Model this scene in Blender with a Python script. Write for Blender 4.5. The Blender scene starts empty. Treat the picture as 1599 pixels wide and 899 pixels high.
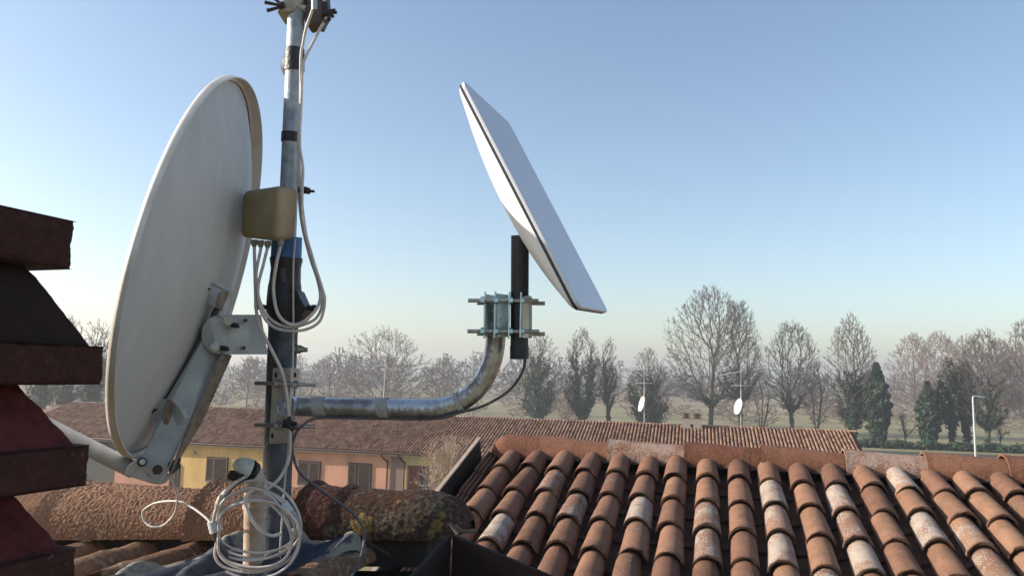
import bpy, math, random
import numpy as np
from mathutils import Vector, Matrix, noise
random.seed(7)
rad = math.radians
S = bpy.context.scene
COL = S.collection

# ------------------------------------------------------------------ camera
W0, H0, F = 1599.0, 899.0, 1200.0
PITCH, ROLL, CZ = rad(6.3), rad(1.3), 10.3
FWD = Vector((0, math.cos(PITCH), math.sin(PITCH)))
up0 = Vector((0, -math.sin(PITCH), math.cos(PITCH)))
RT = Vector((math.cos(ROLL), 0, 0)) + math.sin(ROLL) * up0
UP = -math.sin(ROLL) * Vector((1, 0, 0)) + math.cos(ROLL) * up0
cam = bpy.data.objects.new('camera', bpy.data.cameras.new('camera'))
COL.objects.link(cam)
cam.matrix_world = Matrix(((RT.x, UP.x, -FWD.x, 0), (RT.y, UP.y, -FWD.y, 0), (RT.z, UP.z, -FWD.z, CZ), (0, 0, 0, 1)))
cam.data.sensor_width = 36
cam.data.lens = F / W0 * 36
cam.data.clip_start = 0.05
cam.data.clip_end = 6000
S.camera = cam

# ------------------------------------------------------------------ light
SUN_EL, SUN_AZ = 22.5, -91.5          # azimuth from +Y towards +X (minus = left)
world = bpy.data.worlds.new('World'); S.world = world
world.use_nodes = True
nt = world.node_tree
sky = nt.nodes.new('ShaderNodeTexSky')
sky.sky_type = 'NISHITA'; sky.sun_disc = False
sky.sun_elevation = rad(SUN_EL); sky.sun_rotation = rad(SUN_AZ)
sky.air_density = 1.0; sky.dust_density = 1.3; sky.ozone_density = 1.2
nt.links.new(sky.outputs[0], nt.nodes['Background'].inputs[0])
nt.nodes['Background'].inputs[1].default_value = 0.145
sun = bpy.data.objects.new('sun', bpy.data.lights.new('sun', 'SUN'))
COL.objects.link(sun)
sun.data.energy = 5.0; sun.data.angle = rad(0.5); sun.data.color = (1, 0.90, 0.78)
sdir = Vector((math.sin(rad(SUN_AZ)) * math.cos(rad(SUN_EL)), math.cos(rad(SUN_AZ)) * math.cos(rad(SUN_EL)), math.sin(rad(SUN_EL))))
sun.rotation_euler = sdir.to_track_quat('Z', 'Y').to_euler()
sun.location = (0, 0, 60)
S.view_settings.view_transform = 'Standard'
S.view_settings.look = 'None'
S.view_settings.exposure = 0.58
S.view_settings.gamma = 1.0
S.render.engine = 'CYCLES'

# ------------------------------------------------------------------ helpers
def at(x, y, d):
    """world offset from the camera of the point seen at photo pixel (x, y), d metres in front"""
    return d * FWD + (x - W0 / 2) / F * d * RT + (H0 / 2 - y) / F * d * UP
def direc(x, y):
    return at(x, y, 1.0).normalized()
OFF = Vector((0, 0, CZ))

def thing(name, label, cat, loc=(0, 0, 0), group=None, kind=None):
    o = bpy.data.objects.new(name, None); COL.objects.link(o)
    o.location = Vector(loc) + OFF
    o.empty_display_size = 0.1
    o['label'] = label; o['category'] = cat
    if group: o['group'] = group
    if kind: o['kind'] = kind
    return o

class MB:
    def __init__(s): s.v = []; s.f = []; s.c = []; s.cc = (0, 0, 0, 1); s.m = []; s.mi = 0
    def add(s, vs, fs):
        n = len(s.v)
        s.v += [Vector(v) for v in vs]; s.c += [s.cc] * len(vs)
        s.f += [tuple(i + n for i in f) for f in fs]; s.m += [s.mi] * len(fs)
    def hexa(s, p):      # p: 8 corners, bottom 4 then top 4
        s.add(p, [(3, 2, 1, 0), (4, 5, 6, 7), (0, 1, 5, 4), (1, 2, 6, 5), (2, 3, 7, 6), (3, 0, 4, 7)])
    def box(s, c, sx, sy, sz, X=Vector((1, 0, 0)), Y=Vector((0, 1, 0)), Z=None):
        c = Vector(c); X = Vector(X).normalized(); Y = Vector(Y).normalized(); Z = Vector(Z).normalized() if Z is not None else X.cross(Y)
        p = []
        for z in (-1, 1):
            for x, y in ((-1, -1), (1, -1), (1, 1), (-1, 1)):
                p.append(c + X * x * sx / 2 + Y * y * sy / 2 + Z * z * sz / 2)
        s.hexa(p)
    def bbox(s, c, sx, sy, sz, X, Y, b=0.004, Z=None):
        """box with chamfered edges (octagonal in the XY section and inset on both ends)"""
        c = Vector(c); X = Vector(X).normalized(); Y = Vector(Y).normalized(); Z = Vector(Z).normalized() if Z is not None else X.cross(Y)
        hx, hy, hz = sx / 2, sy / 2, sz / 2
        rings = []
        for z, k in ((-hz, b), (-hz + b, 0), (hz - b, 0), (hz, b)):
            a, d = hx - k, hy - k
            bb = b
            pts = [(-a + bb, -d), (a - bb, -d), (a, -d + bb), (a, d - bb), (a - bb, d), (-a + bb, d), (-a, d - bb), (-a, -d + bb)]
            rings.append([c + X * p[0] + Y * p[1] + Z * z for p in pts])
        vs = [q for r in rings for q in r]; fs = []
        for i in range(3):
            for j in range(8):
                fs.append((i * 8 + j, i * 8 + (j + 1) % 8, i * 8 + 8 + (j + 1) % 8, i * 8 + 8 + j))
        fs.append(tuple(range(7, -1, -1))); fs.append(tuple(range(24, 32)))
        s.add(vs, fs)
    def prism(s, pts, ext):
        n = len(pts); ext = Vector(ext)
        pts = [Vector(p) for p in pts]
        s.add(pts + [p + ext for p in pts], [tuple(range(n))[::-1], tuple(range(n, 2 * n))] + [(i, (i + 1) % n, n + (i + 1) % n, n + i) for i in range(n)])
    def tube(s, path, r, n=10, cap=True):
        path = [Vector(p) for p in path]
        m = len(path)
        rr = r if isinstance(r, (list, tuple)) else [r] * m
        T = []
        for i in range(m):
            t = path[min(i + 1, m - 1)] - path[max(i - 1, 0)]
            T.append(t.normalized() if t.length > 1e-9 else Vector((0, 0, 1)))
        a = Vector((0, 0, 1)) if abs(T[0].z) < .9 else Vector((1, 0, 0))
        u = (a - T[0] * a.dot(T[0])).normalized()
        vs = []
        for i in range(m):
            u = (u - T[i] * u.dot(T[i])).normalized(); w = T[i].cross(u)
            for j in range(n):
                q = 2 * math.pi * j / n
                vs.append(path[i] + (u * math.cos(q) + w * math.sin(q)) * rr[i])
        fs = []
        for i in range(m - 1):
            for j in range(n):
                fs.append((i * n + j, i * n + (j + 1) % n, (i + 1) * n + (j + 1) % n, (i + 1) * n + j))
        if cap:
            fs.append(tuple(range(n))[::-1]); fs.append(tuple(range((m - 1) * n, m * n)))
        s.add(vs, fs)
    def cyl(s, a, b, r, n=12, r2=None): s.tube([a, b], [r, r if r2 is None else r2], n)
    def grid(s, fn, nu, nv, closed_u=False):
        vs = [fn(i / (nu - (0 if closed_u else 1)), j / (nv - 1)) for j in range(nv) for i in range(nu)]
        fs = []
        for j in range(nv - 1):
            for i in range(nu if closed_u else nu - 1):
                k = (i + 1) % nu
                fs.append((j * nu + i, j * nu + k, (j + 1) * nu + k, (j + 1) * nu + i))
        s.add(vs, fs)
    def build(s, name, mat, parent=None, smooth=None, bevel=0, label=None, kind=None, loc=None, recalc=True):
        me = bpy.data.meshes.new(name)
        base = Vector(loc) if loc is not None else Vector((0, 0, 0))
        if parent is not None:
            q = parent
            while q.parent: q = q.parent
            base = q.location - OFF
            if parent.parent: pass
        org = base if (parent is not None or loc is not None) else Vector((0, 0, -CZ))
        me.from_pydata([tuple(v - org) for v in s.v], [], s.f)
        mats = mat if isinstance(mat, list) else [mat]
        for m in mats: me.materials.append(m)
        if any(s.m): me.polygons.foreach_set('material_index', s.m)
        if recalc:
            import bmesh
            bm = bmesh.new(); bm.from_mesh(me); bmesh.ops.recalc_face_normals(bm, faces=bm.faces); bm.to_mesh(me); bm.free()
        if any(c != (0, 0, 0, 1) for c in s.c):
            at_ = me.color_attributes.new('tc', 'FLOAT_COLOR', 'POINT')
            at_.data.foreach_set('color', [x for c in s.c for x in c])
        if smooth:
            me.polygons.foreach_set('use_smooth', [True] * len(me.polygons))
            try: me.set_sharp_from_angle(angle=rad(smooth))
            except Exception: pass
        me.update()
        o = bpy.data.objects.new(name, me); COL.objects.link(o)
        if parent is not None: o.parent = parent
        elif loc is not None: o.location = base + OFF
        if bevel:
            b = o.modifiers.new('bevel', 'BEVEL'); b.width = bevel; b.segments = 2; b.limit_method = 'ANGLE'; b.angle_limit = rad(35)
        if label: o['label'] = label
        if kind: o['kind'] = kind
        return o

def tagtop(o, label, cat, group=None, kind=None):
    o['label'] = label; o['category'] = cat
    if group: o['group'] = group
    if kind: o['kind'] = kind
    return o

def smoothpath(pts, n=8):
    pts = [Vector(p) for p in pts]
    P = [pts[0] * 2 - pts[1]] + pts + [pts[-1] * 2 - pts[-2]]
    out = []
    for i in range(1, len(P) - 2):
        for k in range(n):
            t = k / n
            a, b, c, d = P[i - 1], P[i], P[i + 1], P[i + 2]
            out.append(.5 * ((2 * b) + (c - a) * t + (2 * a - 5 * b + 4 * c - d) * t * t + (3 * b - a - 3 * c + d) * t ** 3))
    out.append(pts[-1])
    return out
def pp(lst, n=8): return smoothpath([at(*p) for p in lst], n)

# ------------------------------------------------------------------ materials
MATS = {}
def mat(name, c1, c2=None, rough=.6, metal=0, scale=20, bump=0, bscale=None, detail=6, spec=None, lo=.35, hi=.65, stretch=None):
    if name in MATS: return MATS[name]
    m = bpy.data.materials.new(name); m.use_nodes = True; MATS[name] = m
    t = m.node_tree; N = t.nodes; L = t.links
    b = N['Principled BSDF']
    b.inputs['Roughness'].default_value = rough; b.inputs['Metallic'].default_value = metal
    if spec is not None: b.inputs['Specular IOR Level'].default_value = spec
    tc = N.new('ShaderNodeTexCoord')
    src = tc.outputs['Object']
    if stretch:
        mp = N.new('ShaderNodeMapping'); mp.inputs['Scale'].default_value = stretch
        L.new(src, mp.inputs[0]); src = mp.outputs[0]
    nz = N.new('ShaderNodeTexNoise'); nz.inputs['Scale'].default_value = scale; nz.inputs['Detail'].default_value = detail
    nz.inputs['Roughness'].default_value = .62
    L.new(src, nz.inputs['Vector'])
    rp = N.new('ShaderNodeValToRGB')
    rp.color_ramp.elements[0].position = lo; rp.color_ramp.elements[1].position = hi
    c2 = c2 or tuple(x * .8 for x in c1)
    rp.color_ramp.elements[0].color = (*c2, 1); rp.color_ramp.elements[1].color = (*c1, 1)
    L.new(nz.outputs['Fac'], rp.inputs[0]); L.new(rp.outputs[0], b.inputs['Base Color'])
    if bump:
        n2 = N.new('ShaderNodeTexNoise'); n2.inputs['Scale'].default_value = bscale or scale * 3; n2.inputs['Detail'].default_value = 5
        L.new(src, n2.inputs['Vector'])
        bp = N.new('ShaderNodeBump'); bp.inputs['Strength'].default_value = min(1, bump); bp.inputs['Distance'].default_value = .01 * max(1, bump)
        L.new(n2.outputs['Fac'], bp.inputs['Height']); L.new(bp.outputs[0], b.inputs['Normal'])
    return m

def terracotta(name, ca, cb, pale, dark, grain=90, bump=.5, dist=.004, patch=None, patchscale=14, lscale=38):
    """fired clay; the colour attribute holds r = tint of the tile, g = lichen cover (on lead: oxide and painted sunlight), b = moss on its lip"""
    m = bpy.data.materials.new(name); m.use_nodes = True
    t = m.node_tree; N = t.nodes; L = t.links; b = N['Principled BSDF']
    b.inputs['Roughness'].default_value = .92; b.inputs['Specular IOR Level'].default_value = .2
    tc = N.new('ShaderNodeTexCoord'); A = N.new('ShaderNodeVertexColor'); A.layer_name = 'tc'
    sep = N.new('ShaderNodeSeparateColor'); L.new(A.outputs[0], sep.inputs[0])
    def nz(sc, d=6, r=.6):
        n = N.new('ShaderNodeTexNoise'); n.inputs['Scale'].default_value = sc; n.inputs['Detail'].default_value = d; n.inputs['Roughness'].default_value = r
        L.new(tc.outputs['Object'], n.inputs['Vector']); return n.outputs['Fac']
    def math_(op, a, bb, c=None):
        n = N.new('ShaderNodeMath'); n.operation = op
        for i, x in enumerate((a, bb, c)):
            if x is None: continue
            if isinstance(x, (int, float)): n.inputs[i].default_value = x
            else: L.new(x, n.inputs[i])
        return n.outputs[0]
    def ramp(x, lo, hi):
        n = N.new('ShaderNodeMapRange'); n.interpolation_type = 'SMOOTHSTEP'
        L.new(x, n.inputs[0]); n.inputs[1].default_value = lo; n.inputs[2].default_value = hi; return n.outputs[0]
    def mix(f, a, c):
        n = N.new('ShaderNodeMix'); n.data_type = 'RGBA'
        L.new(f, n.inputs[0])
        for i, x in ((6, a), (7, c)):
            if isinstance(x, tuple): n.inputs[i].default_value = (*x, 1)
            else: L.new(x, n.inputs[i])
        return n.outputs[2]
    n1, n2, n3 = nz(9), nz(grain), nz(lscale, 8, .7)
    base = mix(sep.outputs[0], ca, cb)
    base = mix(ramp(n1, .35, .7), base, mix(sep.outputs[0], tuple(x * .62 for x in ca), tuple(x * .72 for x in cb)))
    base = mix(math_('MULTIPLY', ramp(n2, .5, .75), .35), base, tuple(min(1, x * 1.45) for x in cb))
    base = mix(math_('MULTIPLY', ramp(n2, .5, .25), .5), base, tuple(x * .35 for x in ca))
    # lichen
    th = math_('ADD', math_('MULTIPLY', n3, .6), math_('MULTIPLY', n1, .4))
    lf = ramp(math_('ADD', th, math_('MULTIPLY', sep.outputs[1], .20)), .62, .73)
    base = mix(math_('MULTIPLY', lf, .85), base, pale)
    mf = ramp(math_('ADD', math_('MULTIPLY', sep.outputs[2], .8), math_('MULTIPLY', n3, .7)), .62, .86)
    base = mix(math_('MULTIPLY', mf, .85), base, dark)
    if patch:
        pn = nz(patchscale, 3, .5)
        base = mix(ramp(pn, .66, .69), base, patch)
    L.new(base, b.inputs['Base Color'])
    bp = N.new('ShaderNodeBump'); bp.inputs['Strength'].default_value = bump; bp.inputs['Distance'].default_value = dist
    L.new(math_('ADD', n2, math_('MULTIPLY', n3, .8)), bp.inputs['Height']); L.new(bp.outputs[0], b.inputs['Normal'])
    return m

M_tile = terracotta('terracotta', (.17, .088, .060), (.31, .172, .108), (.43, .37, .31), (.036, .022, .016), 120, .8, .007, lscale=110)
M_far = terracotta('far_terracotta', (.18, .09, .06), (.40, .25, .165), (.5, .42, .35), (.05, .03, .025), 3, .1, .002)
M_ridge = terracotta('ridge_clay', (.15, .062, .040), (.25, .125, .075), (.36, .27, .22), (.08, .05, .03), 62, .9, .007, lscale=110)
M_nridge = terracotta('rough_ridge_clay', (.25, .135, .085), (.31, .18, .115), (.50, .37, .28), (.10, .075, .045), 160, .7, .003)
M_oldtile = terracotta('mossy_clay', (.085, .034, .028), (.28, .17, .10), (.33, .28, .20), (.035, .026, .018), 90, .8, .004, lscale=60)
M_lichen = terracotta('lichen_clay', (.055, .028, .020), (.085, .042, .026), (.13, .115, .085), (.035, .03, .02), 75, .9, .004, lscale=85)
M_yellow = mat('yellow_lichen', (.25, .155, .04), (.12, .075, .03), .95, scale=90, bump=1, bscale=160)
M_dark = mat('dark_felt', (.03, .025, .022), rough=.95)
M_galv = mat('galvanised_steel', (.50, .54, .58), (.24, .27, .31), .34, .85, 34, .25, 80, lo=.3, hi=.7)
M_galvrust = mat('pipe_steel', (.50, .54, .59), (.20, .16, .14), .33, .8, 16, .3, 70, lo=.32, hi=.60)
M_zinc = mat('zinc_plate', (.52, .66, .72), (.30, .46, .54), .3, .85, 22, .1)
M_bolt = mat('bolt_steel', (.45, .44, .42), (.25, .24, .23), .4, .9, 120)
M_mast = mat('mast_grey', (.34, .38, .42), (.20, .23, .27), .5, .45, 30, .15, 90)
M_mastdark = mat('mast_slate', (.10, .12, .155), (.045, .055, .075), .5, .4, 22, .3, 60)
M_black = mat('black_tape', (.006, .006, .009), (.012, .012, .016), .42, scale=60, bump=.3, bscale=120)
M_blue = mat('blue_tape', (.035, .14, .36), (.025, .10, .27), .5, scale=60)
M_plastic = mat('black_plastic', (.015, .013, .018), rough=.5)
M_olive = mat('olive_plastic', (.31, .24, .135), (.23, .175, .10), .6, scale=14, bump=.08, bscale=200)
M_dish = mat('dish_enamel', (.50, .49, .48), (.45, .44, .435), .55, scale=5, detail=10, stretch=(5, 5, 1.2), bump=.05, bscale=60)
M_rim = mat('rim_enamel', (.64, .61, .57), (.50, .46, .41), .5, scale=9)
M_arm = mat('grey_enamel', (.40, .41, .41), (.29, .30, .30), .5, scale=16, bump=.06, bscale=90)
M_rust = mat('rusted_enamel', (.27, .225, .18), (.15, .10, .07), .8, scale=50)
M_white = mat('white_plastic', (.80, .79, .80), (.76, .75, .76), .42, scale=4)
M_panel = mat('panel_white', (.62, .63, .69), (.59, .60, .66), .38, scale=4)
M_gasket = mat('gasket', (.03, .04, .055), rough=.5)
M_pole = mat('pole_black', (.018, .02, .028), (.03, .032, .04), .5, .2, 30)
M_cable = mat('cable_white', (.60, .55, .52), (.46, .40, .37), .55, scale=40)
M_bcable = mat('cable_black', (.02, .018, .022), (.035, .03, .035), .45, scale=60)
M_dcable = mat('cable_grey', (.10, .09, .10), (.07, .06, .07), .5, scale=60)
M_tape = mat('silver_tape', (.40, .395, .375), (.30, .295, .28), .6, 0, 60)
M_pvc = mat('pvc_pipe', (.52, .42, .33), (.36, .26, .19), .7, scale=18, bump=.2)
M_cap = mat('pipe_cap', (.55, .56, .50), (.34, .34, .28), .5, scale=24)
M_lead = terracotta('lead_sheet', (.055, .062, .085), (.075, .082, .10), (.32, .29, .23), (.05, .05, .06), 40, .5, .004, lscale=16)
M_chim = terracotta('red_concrete', (.055, .014, .015), (.15, .034, .034), (.20, .15, .12), (.022, .016, .013), 45, .9, .007, lscale=50)
M_chimslab = terracotta('mossy_concrete', (.040, .018, .016), (.085, .032, .026), (.24, .21, .17), (.018, .016, .011), 60, .9, .005, lscale=75)
M_brown = mat('brown_metal', (.026, .016, .014), (.018, .012, .011), .75, .0, 9, spec=.25)
M_verge = mat('verge_metal', (.50, .38, .29), (.36, .27, .20), .55, .2, 12)
M_bark = mat('bark', (.12, .10, .085), (.07, .058, .05), .95, scale=2)
M_twig = mat('twigs', (.125, .10, .08), (.085, .068, .055), .95, scale=.6)
M_twigred = mat('reddish_twigs', (.24, .17, .14), (.17, .125, .105), .95, scale=.4)
M_ivy = mat('ivy_leaves', (.040, .072, .032), (.020, .042, .022), .75, scale=1.3)
M_grass = mat('grass', (.29, .235, .115), (.15, .145, .06), .95, scale=.05, detail=10)

# ------------------------------------------------------------------ setting: ground, field edge, haze
g = MB()
g.add([(-1200, -90, -CZ), (1200, -90, -CZ), (1200, 1400, -CZ), (-1200, 1400, -CZ)], [(0, 1, 2, 3)])
o = g.build('ground', M_grass, recalc=False); tagtop(o, 'flat green and straw coloured winter meadow beyond the roofs', 'ground', kind='structure')
# far straw field and a lane, sheets above the ground
g = MB()
g.add([(-30, 262, -CZ + .05), (330, 214, -CZ + .05), (520, 330, -CZ + .05), (40, 420, -CZ + .05)], [(0, 1, 2, 3)])
o = g.build('field', mat('stubble', (.34, .27, .17), (.22, .18, .10), .95, scale=.08, detail=9), recalc=False)
tagtop(o, 'pale straw coloured field behind the ivy covered trees', 'field', kind='structure')

# ------------------------------------------------------------------ trees
def npmesh(name, V, Q, mat_, parent, base, mi=None):
    me = bpy.data.meshes.new(name)
    V = np.asarray(V, dtype=np.float32) - np.array(base, dtype=np.float32)
    n, q = len(V), len(Q)
    k = Q.shape[1]
    me.vertices.add(n); me.vertices.foreach_set('co', V.ravel())
    me.loops.add(q * k); me.loops.foreach_set('vertex_index', Q.astype(np.int32).ravel())
    me.polygons.add(q); me.polygons.foreach_set('loop_start', np.arange(0, q * k, k, dtype=np.int32))
    me.polygons.foreach_set('loop_total', np.full(q, k, dtype=np.int32))
    mats = mat_ if isinstance(mat_, list) else [mat_]
    for m in mats: me.materials.append(m)
    if mi is not None: me.polygons.foreach_set('material_index', mi.astype(np.int32))
    me.update(calc_edges=True); me.validate()
    o = bpy.data.objects.new(name, me); COL.objects.link(o)
    if parent is not None: o.parent = parent
    return o

def skeleton(rs, levels=7, kids=(2, 3), spread=.55, up=.25, trunk=.09, decay=.78, lean=0, side=2, stems=1):
    """limb segments of a bare tree, unit height about 1: rows p0 p1 r0 r1 level"""
    segs = []
    rng = rs.uniform
    st = []
    for k in range(stems):
        d = np.array([lean + (rng(-.25, .25) if stems > 1 else rng(-.04, .04)), rng(-.1, .1) * (stems > 1), 1.0]); d /= np.linalg.norm(d)
        st.append((np.array([(k - (stems - 1) / 2) * .03, 0, 0]), d, trunk, .027 / math.sqrt(stems), 0))
    while st:
        p, d, l, r, lv = st.pop()
        n = 4 if lv < 2 else (3 if lv < 4 else 2)
        q = p; dd = d
        r1 = r * (.72 if lv < levels else .35)
        starts = []
        for i in range(n):
            dd = dd + rs.normal(0, .10 + .02 * lv, 3) + np.array([0, 0, up * (.5 if lv else .1)]) * .35
            dd /= np.linalg.norm(dd)
            q2 = q + dd * l / n
            ra = r + (r1 - r) * i / n; rb = r + (r1 - r) * (i + 1) / n
            segs.append((*q, *q2, ra, rb, lv))
            starts.append((q2, dd, rb)); q = q2
        if lv >= levels: continue
        k = rs.integers(kids[0], kids[1] + 1) + (2 if lv == 0 else 0)
        ph = rng(0, 6.28)
        ax = np.cross(dd, [0.3, .2, .9]); ax /= np.linalg.norm(ax) + 1e-9; bx = np.cross(dd, ax)
        for i in range(k):
            a = ph + 6.283 * i / k + rng(-.4, .4)
            s = spread * rng(.5, 1.25) * (1 if i else .35)
            nd = dd + (ax * math.cos(a) + bx * math.sin(a)) * s * 1.2 + np.array([0, 0, up * .5])
            nd /= np.linalg.norm(nd)
            st.append((q, nd, (l if lv else .24) * decay * rng(.75, 1.15) * (1.12 if i == 0 else .95), r1 * (.92 if i == 0 else .74), lv + 1))
        if lv >= 0:
            for i in range(3 if lv == 0 else side if lv < levels - 1 else 1):
                c = starts[rs.integers(1 if lv == 0 else 0, len(starts))]
                a = rng(0, 6.28)
                nd = c[1] + (ax * math.cos(a) + bx * math.sin(a)) * rng(.7, 1.3); nd /= np.linalg.norm(nd)
                st.append((c[0], nd, (l * .6 if lv else .15) * rng(.6, 1.1), c[2] * .5, min(levels, lv + 2)))
    A = np.array(segs)
    return A

def fit_skel(A, h, w):
    z = A[:, 5]; top = np.percentile(z, 99.7)
    xs = np.concatenate([A[:, 3], A[:, 4]]); hw = np.percentile(np.abs(A[:, 3] - np.median(A[:, 3])), 98.5)
    sz = h / top; sx = (w / 2) / hw
    B = A.copy()
    for i in (0, 3): B[:, i] *= sx
    for i in (1, 4): B[:, i] *= sx
    for i in (2, 5): B[:, i] *= sz
    B[:, 6:8] *= h
    for i in (0, 3):
        q = np.clip(np.hypot(B[:, i], B[:, i + 1]) / (w * .55), 0, 1)
        B[:, i + 2] *= 1 - .26 * q ** 3
    med = np.median(B[:, 3]); 
    for i in (0, 3): B[:, i] -= med * np.clip(B[:, i + 2] / h, 0, .6) / .6
    return B

def dome_skeleton(rs, h, w, n=1000, zb=.2, peak=.9, flat=.5, leader=.55, lean=0.0, stems=1, alpha=.62, twig=.035):
    """limbs that fill a domed crown: every point of the crown joins the nearest, shortest-routed limb"""
    P = []; PAR = []; PL_ = []; DIR = []
    def addnode(p, par, d):
        P.append(p); PAR.append(par); DIR.append(d)
        PL_.append(0 if par < 0 else PL_[par] + np.linalg.norm(p - P[par])); return len(P) - 1
    for k in range(stems):
        last = -1; p = np.array([(k - (stems - 1) / 2) * .02 * h, 0, 0.])
        sd = (k - (stems - 1) / 2) * .22 + lean
        m_ = 12; wob = rs.normal(0, .05, 2)
        for i in range(m_ + 1):
            last = addnode(p, last, np.array([0, 0, 1.]))
            wob += rs.normal(0, .05, 2)
            d = np.array([sd + wob[0] * .5, wob[1] * .5, 1]); d /= np.linalg.norm(d)
            p = p + d * h * leader / m_
    t = rs.uniform(0, 1, n * 2) ** .9
    Rr = w / 2 * np.sin(np.pi * t ** peak) ** flat
    a = rs.uniform(0, 6.2832, n * 2); rr_ = rs.uniform(.02, 1, n * 2) ** .42
    lob = 1 + .12 * np.sin(a * 3 + t * 5 + rs.uniform(0, 6)) + .08 * np.sin(a * 5 - t * 9)
    C = np.stack([Rr * rr_ * lob * np.cos(a) + lean * h * t * .5, Rr * rr_ * lob * np.sin(a), (zb + (1 - zb) * t * (.97 + .05 * np.sin(a * 4))) * h], 1)[:n]
    C = C[np.argsort(np.linalg.norm(C - np.array([0, 0, zb * h * .8]), axis=1))]
    NP = np.zeros((n * 6 + 200, 3)); NL = np.zeros(n * 6 + 200); ND = np.zeros((n * 6 + 200, 3)); cnt = len(P)
    NP[:cnt] = P; NL[:cnt] = PL_; ND[:cnt] = DIR
    NL[:cnt] *= .8
    step = .035 * h
    for c in C:
        v = c - NP[:cnt]; d = np.linalg.norm(v, axis=1) + 1e-6
        cosn = (v * ND[:cnt]).sum(1) / d
        cost = d * (1 + .9 * (1 - cosn)) + alpha * NL[:cnt] + (NP[:cnt, 2] < zb * h * .8) * h
        q = int(cost.argmin()); dist = d[q]
        k = max(1, int(round(dist / step)))
        if cnt + k >= len(NP): break
        b0 = NP[q].copy(); dir0 = ND[q]
        ctrl = b0 + dir0 * dist * .38 + (c - b0) * .12
        prev = q; pp_ = b0
        for i in range(1, k + 1):
            f = i / k; p = (1 - f) ** 2 * b0 + 2 * f * (1 - f) * ctrl + f * f * c + (rs.normal(0, .0022 * h, 3) if i < k else 0)
            dd = p - pp_; L_ = np.linalg.norm(dd) + 1e-9
            NP[cnt] = p; ND[cnt] = dd / L_; NL[cnt] = NL[prev] + L_; PAR.append(prev); prev = cnt; pp_ = p; cnt += 1
    par = np.array(PAR[:cnt]); wt = np.zeros(cnt)
    kids = np.bincount(par[par >= 0], minlength=cnt)
    wt[kids == 0] = 1
    for i in range(cnt - 1, -1, -1):
        if par[i] >= 0: wt[par[i]] += wt[i]
    tot = wt.max(); r = .0165 * h * (wt / tot) ** .47
    idx = np.arange(cnt)[par >= 0]; pr = par[idx]
    rows = np.concatenate([NP[pr], NP[idx], np.minimum(r[pr], r[idx] * 1.25)[:, None], r[idx][:, None]], 1)
    # taper of the butt
    # twigs
    fine = idx[r[idx] < .0022 * h]
    pk = rs.choice(fine, int(len(fine) * 2.6)); m2 = len(pk)
    cen = np.array([0, 0, h * (zb + .2)]); o_ = NP[pk] - cen; o_ /= np.linalg.norm(o_, axis=1)[:, None]
    d1 = ND[pk] * .8 + o_ * .5 + np.array([0, 0, .25]) + rs.normal(0, .42, (m2, 3)); d1 /= np.linalg.norm(d1, axis=1)[:, None]
    L1 = twig * h * rs.uniform(.35, 1.1, (m2, 1)); e1 = NP[pk] + d1 * L1
    z_ = np.full((m2, 1), .0005 * h)
    t1 = np.concatenate([NP[pk], e1, z_ * 1.2, z_], 1)
    d2 = d1 + o_ * .2 + rs.normal(0, .5, (m2, 3)); d2 /= np.linalg.norm(d2, axis=1)[:, None]
    t2 = np.concatenate([NP[pk] + d1 * L1 * .5, NP[pk] + d1 * L1 * .5 + d2 * L1 * .6, z_, z_ * .7], 1)
    rows = np.concatenate([rows, t1, t2])
    rt = r.max(); q = rows[:, 7] / rt
    lv = np.where(q > .5, 0, np.where(q > .33, 1, np.where(q > .2, 2, np.where(q > .11, 3, 5))))
    return np.concatenate([rows, lv[:, None]], 1)

def skin(B, rmin, base):
    p0, p1 = B[:, 0:3], B[:, 3:6]
    t = p1 - p0; t /= np.linalg.norm(t, axis=1)[:, None] + 1e-9
    a = np.where(np.abs(t[:, 2:3]) < .9, np.array([[0, 0, 1.]]), np.array([[1., 0, 0]]))
    u = np.cross(t, a); u /= np.linalg.norm(u, axis=1)[:, None]; w = np.cross(t, u)
    r0 = np.maximum(B[:, 6], rmin)[:, None]; r1 = np.maximum(B[:, 7], rmin * .7)[:, None]
    K = 4
    V = np.empty((len(B), 2 * K, 3))
    for k in range(K):
        q = 2 * math.pi * k / K
        o_ = u * math.cos(q) + w * math.sin(q)
        V[:, k] = p0 + o_ * r0; V[:, K + k] = p1 + o_ * r1
    Q = np.array([[k, (k + 1) % K, K + (k + 1) % K, K + k] for k in range(K)])
    F_ = (np.arange(len(B)) * 2 * K)[:, None, None] + Q[None]
    return V.reshape(-1, 3) + np.array(base), F_.reshape(-1, 4)

def leaves(rs, C, size, base):
    n = len(C)
    a = rs.normal(size=(n, 3)); a /= np.linalg.norm(a, axis=1)[:, None]
    b = np.cross(a, rs.normal(size=(n, 3))); b /= np.linalg.norm(b, axis=1)[:, None]
    s = size * rs.uniform(.5, 1.2, (n, 1))
    V = np.stack([C + a * s, C + b * s * .7, C - a * s, C - b * s * .7], 1).reshape(-1, 3) + np.array(base)
    return V, (np.arange(n) * 4)[:, None] + np.arange(4)[None]

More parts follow.
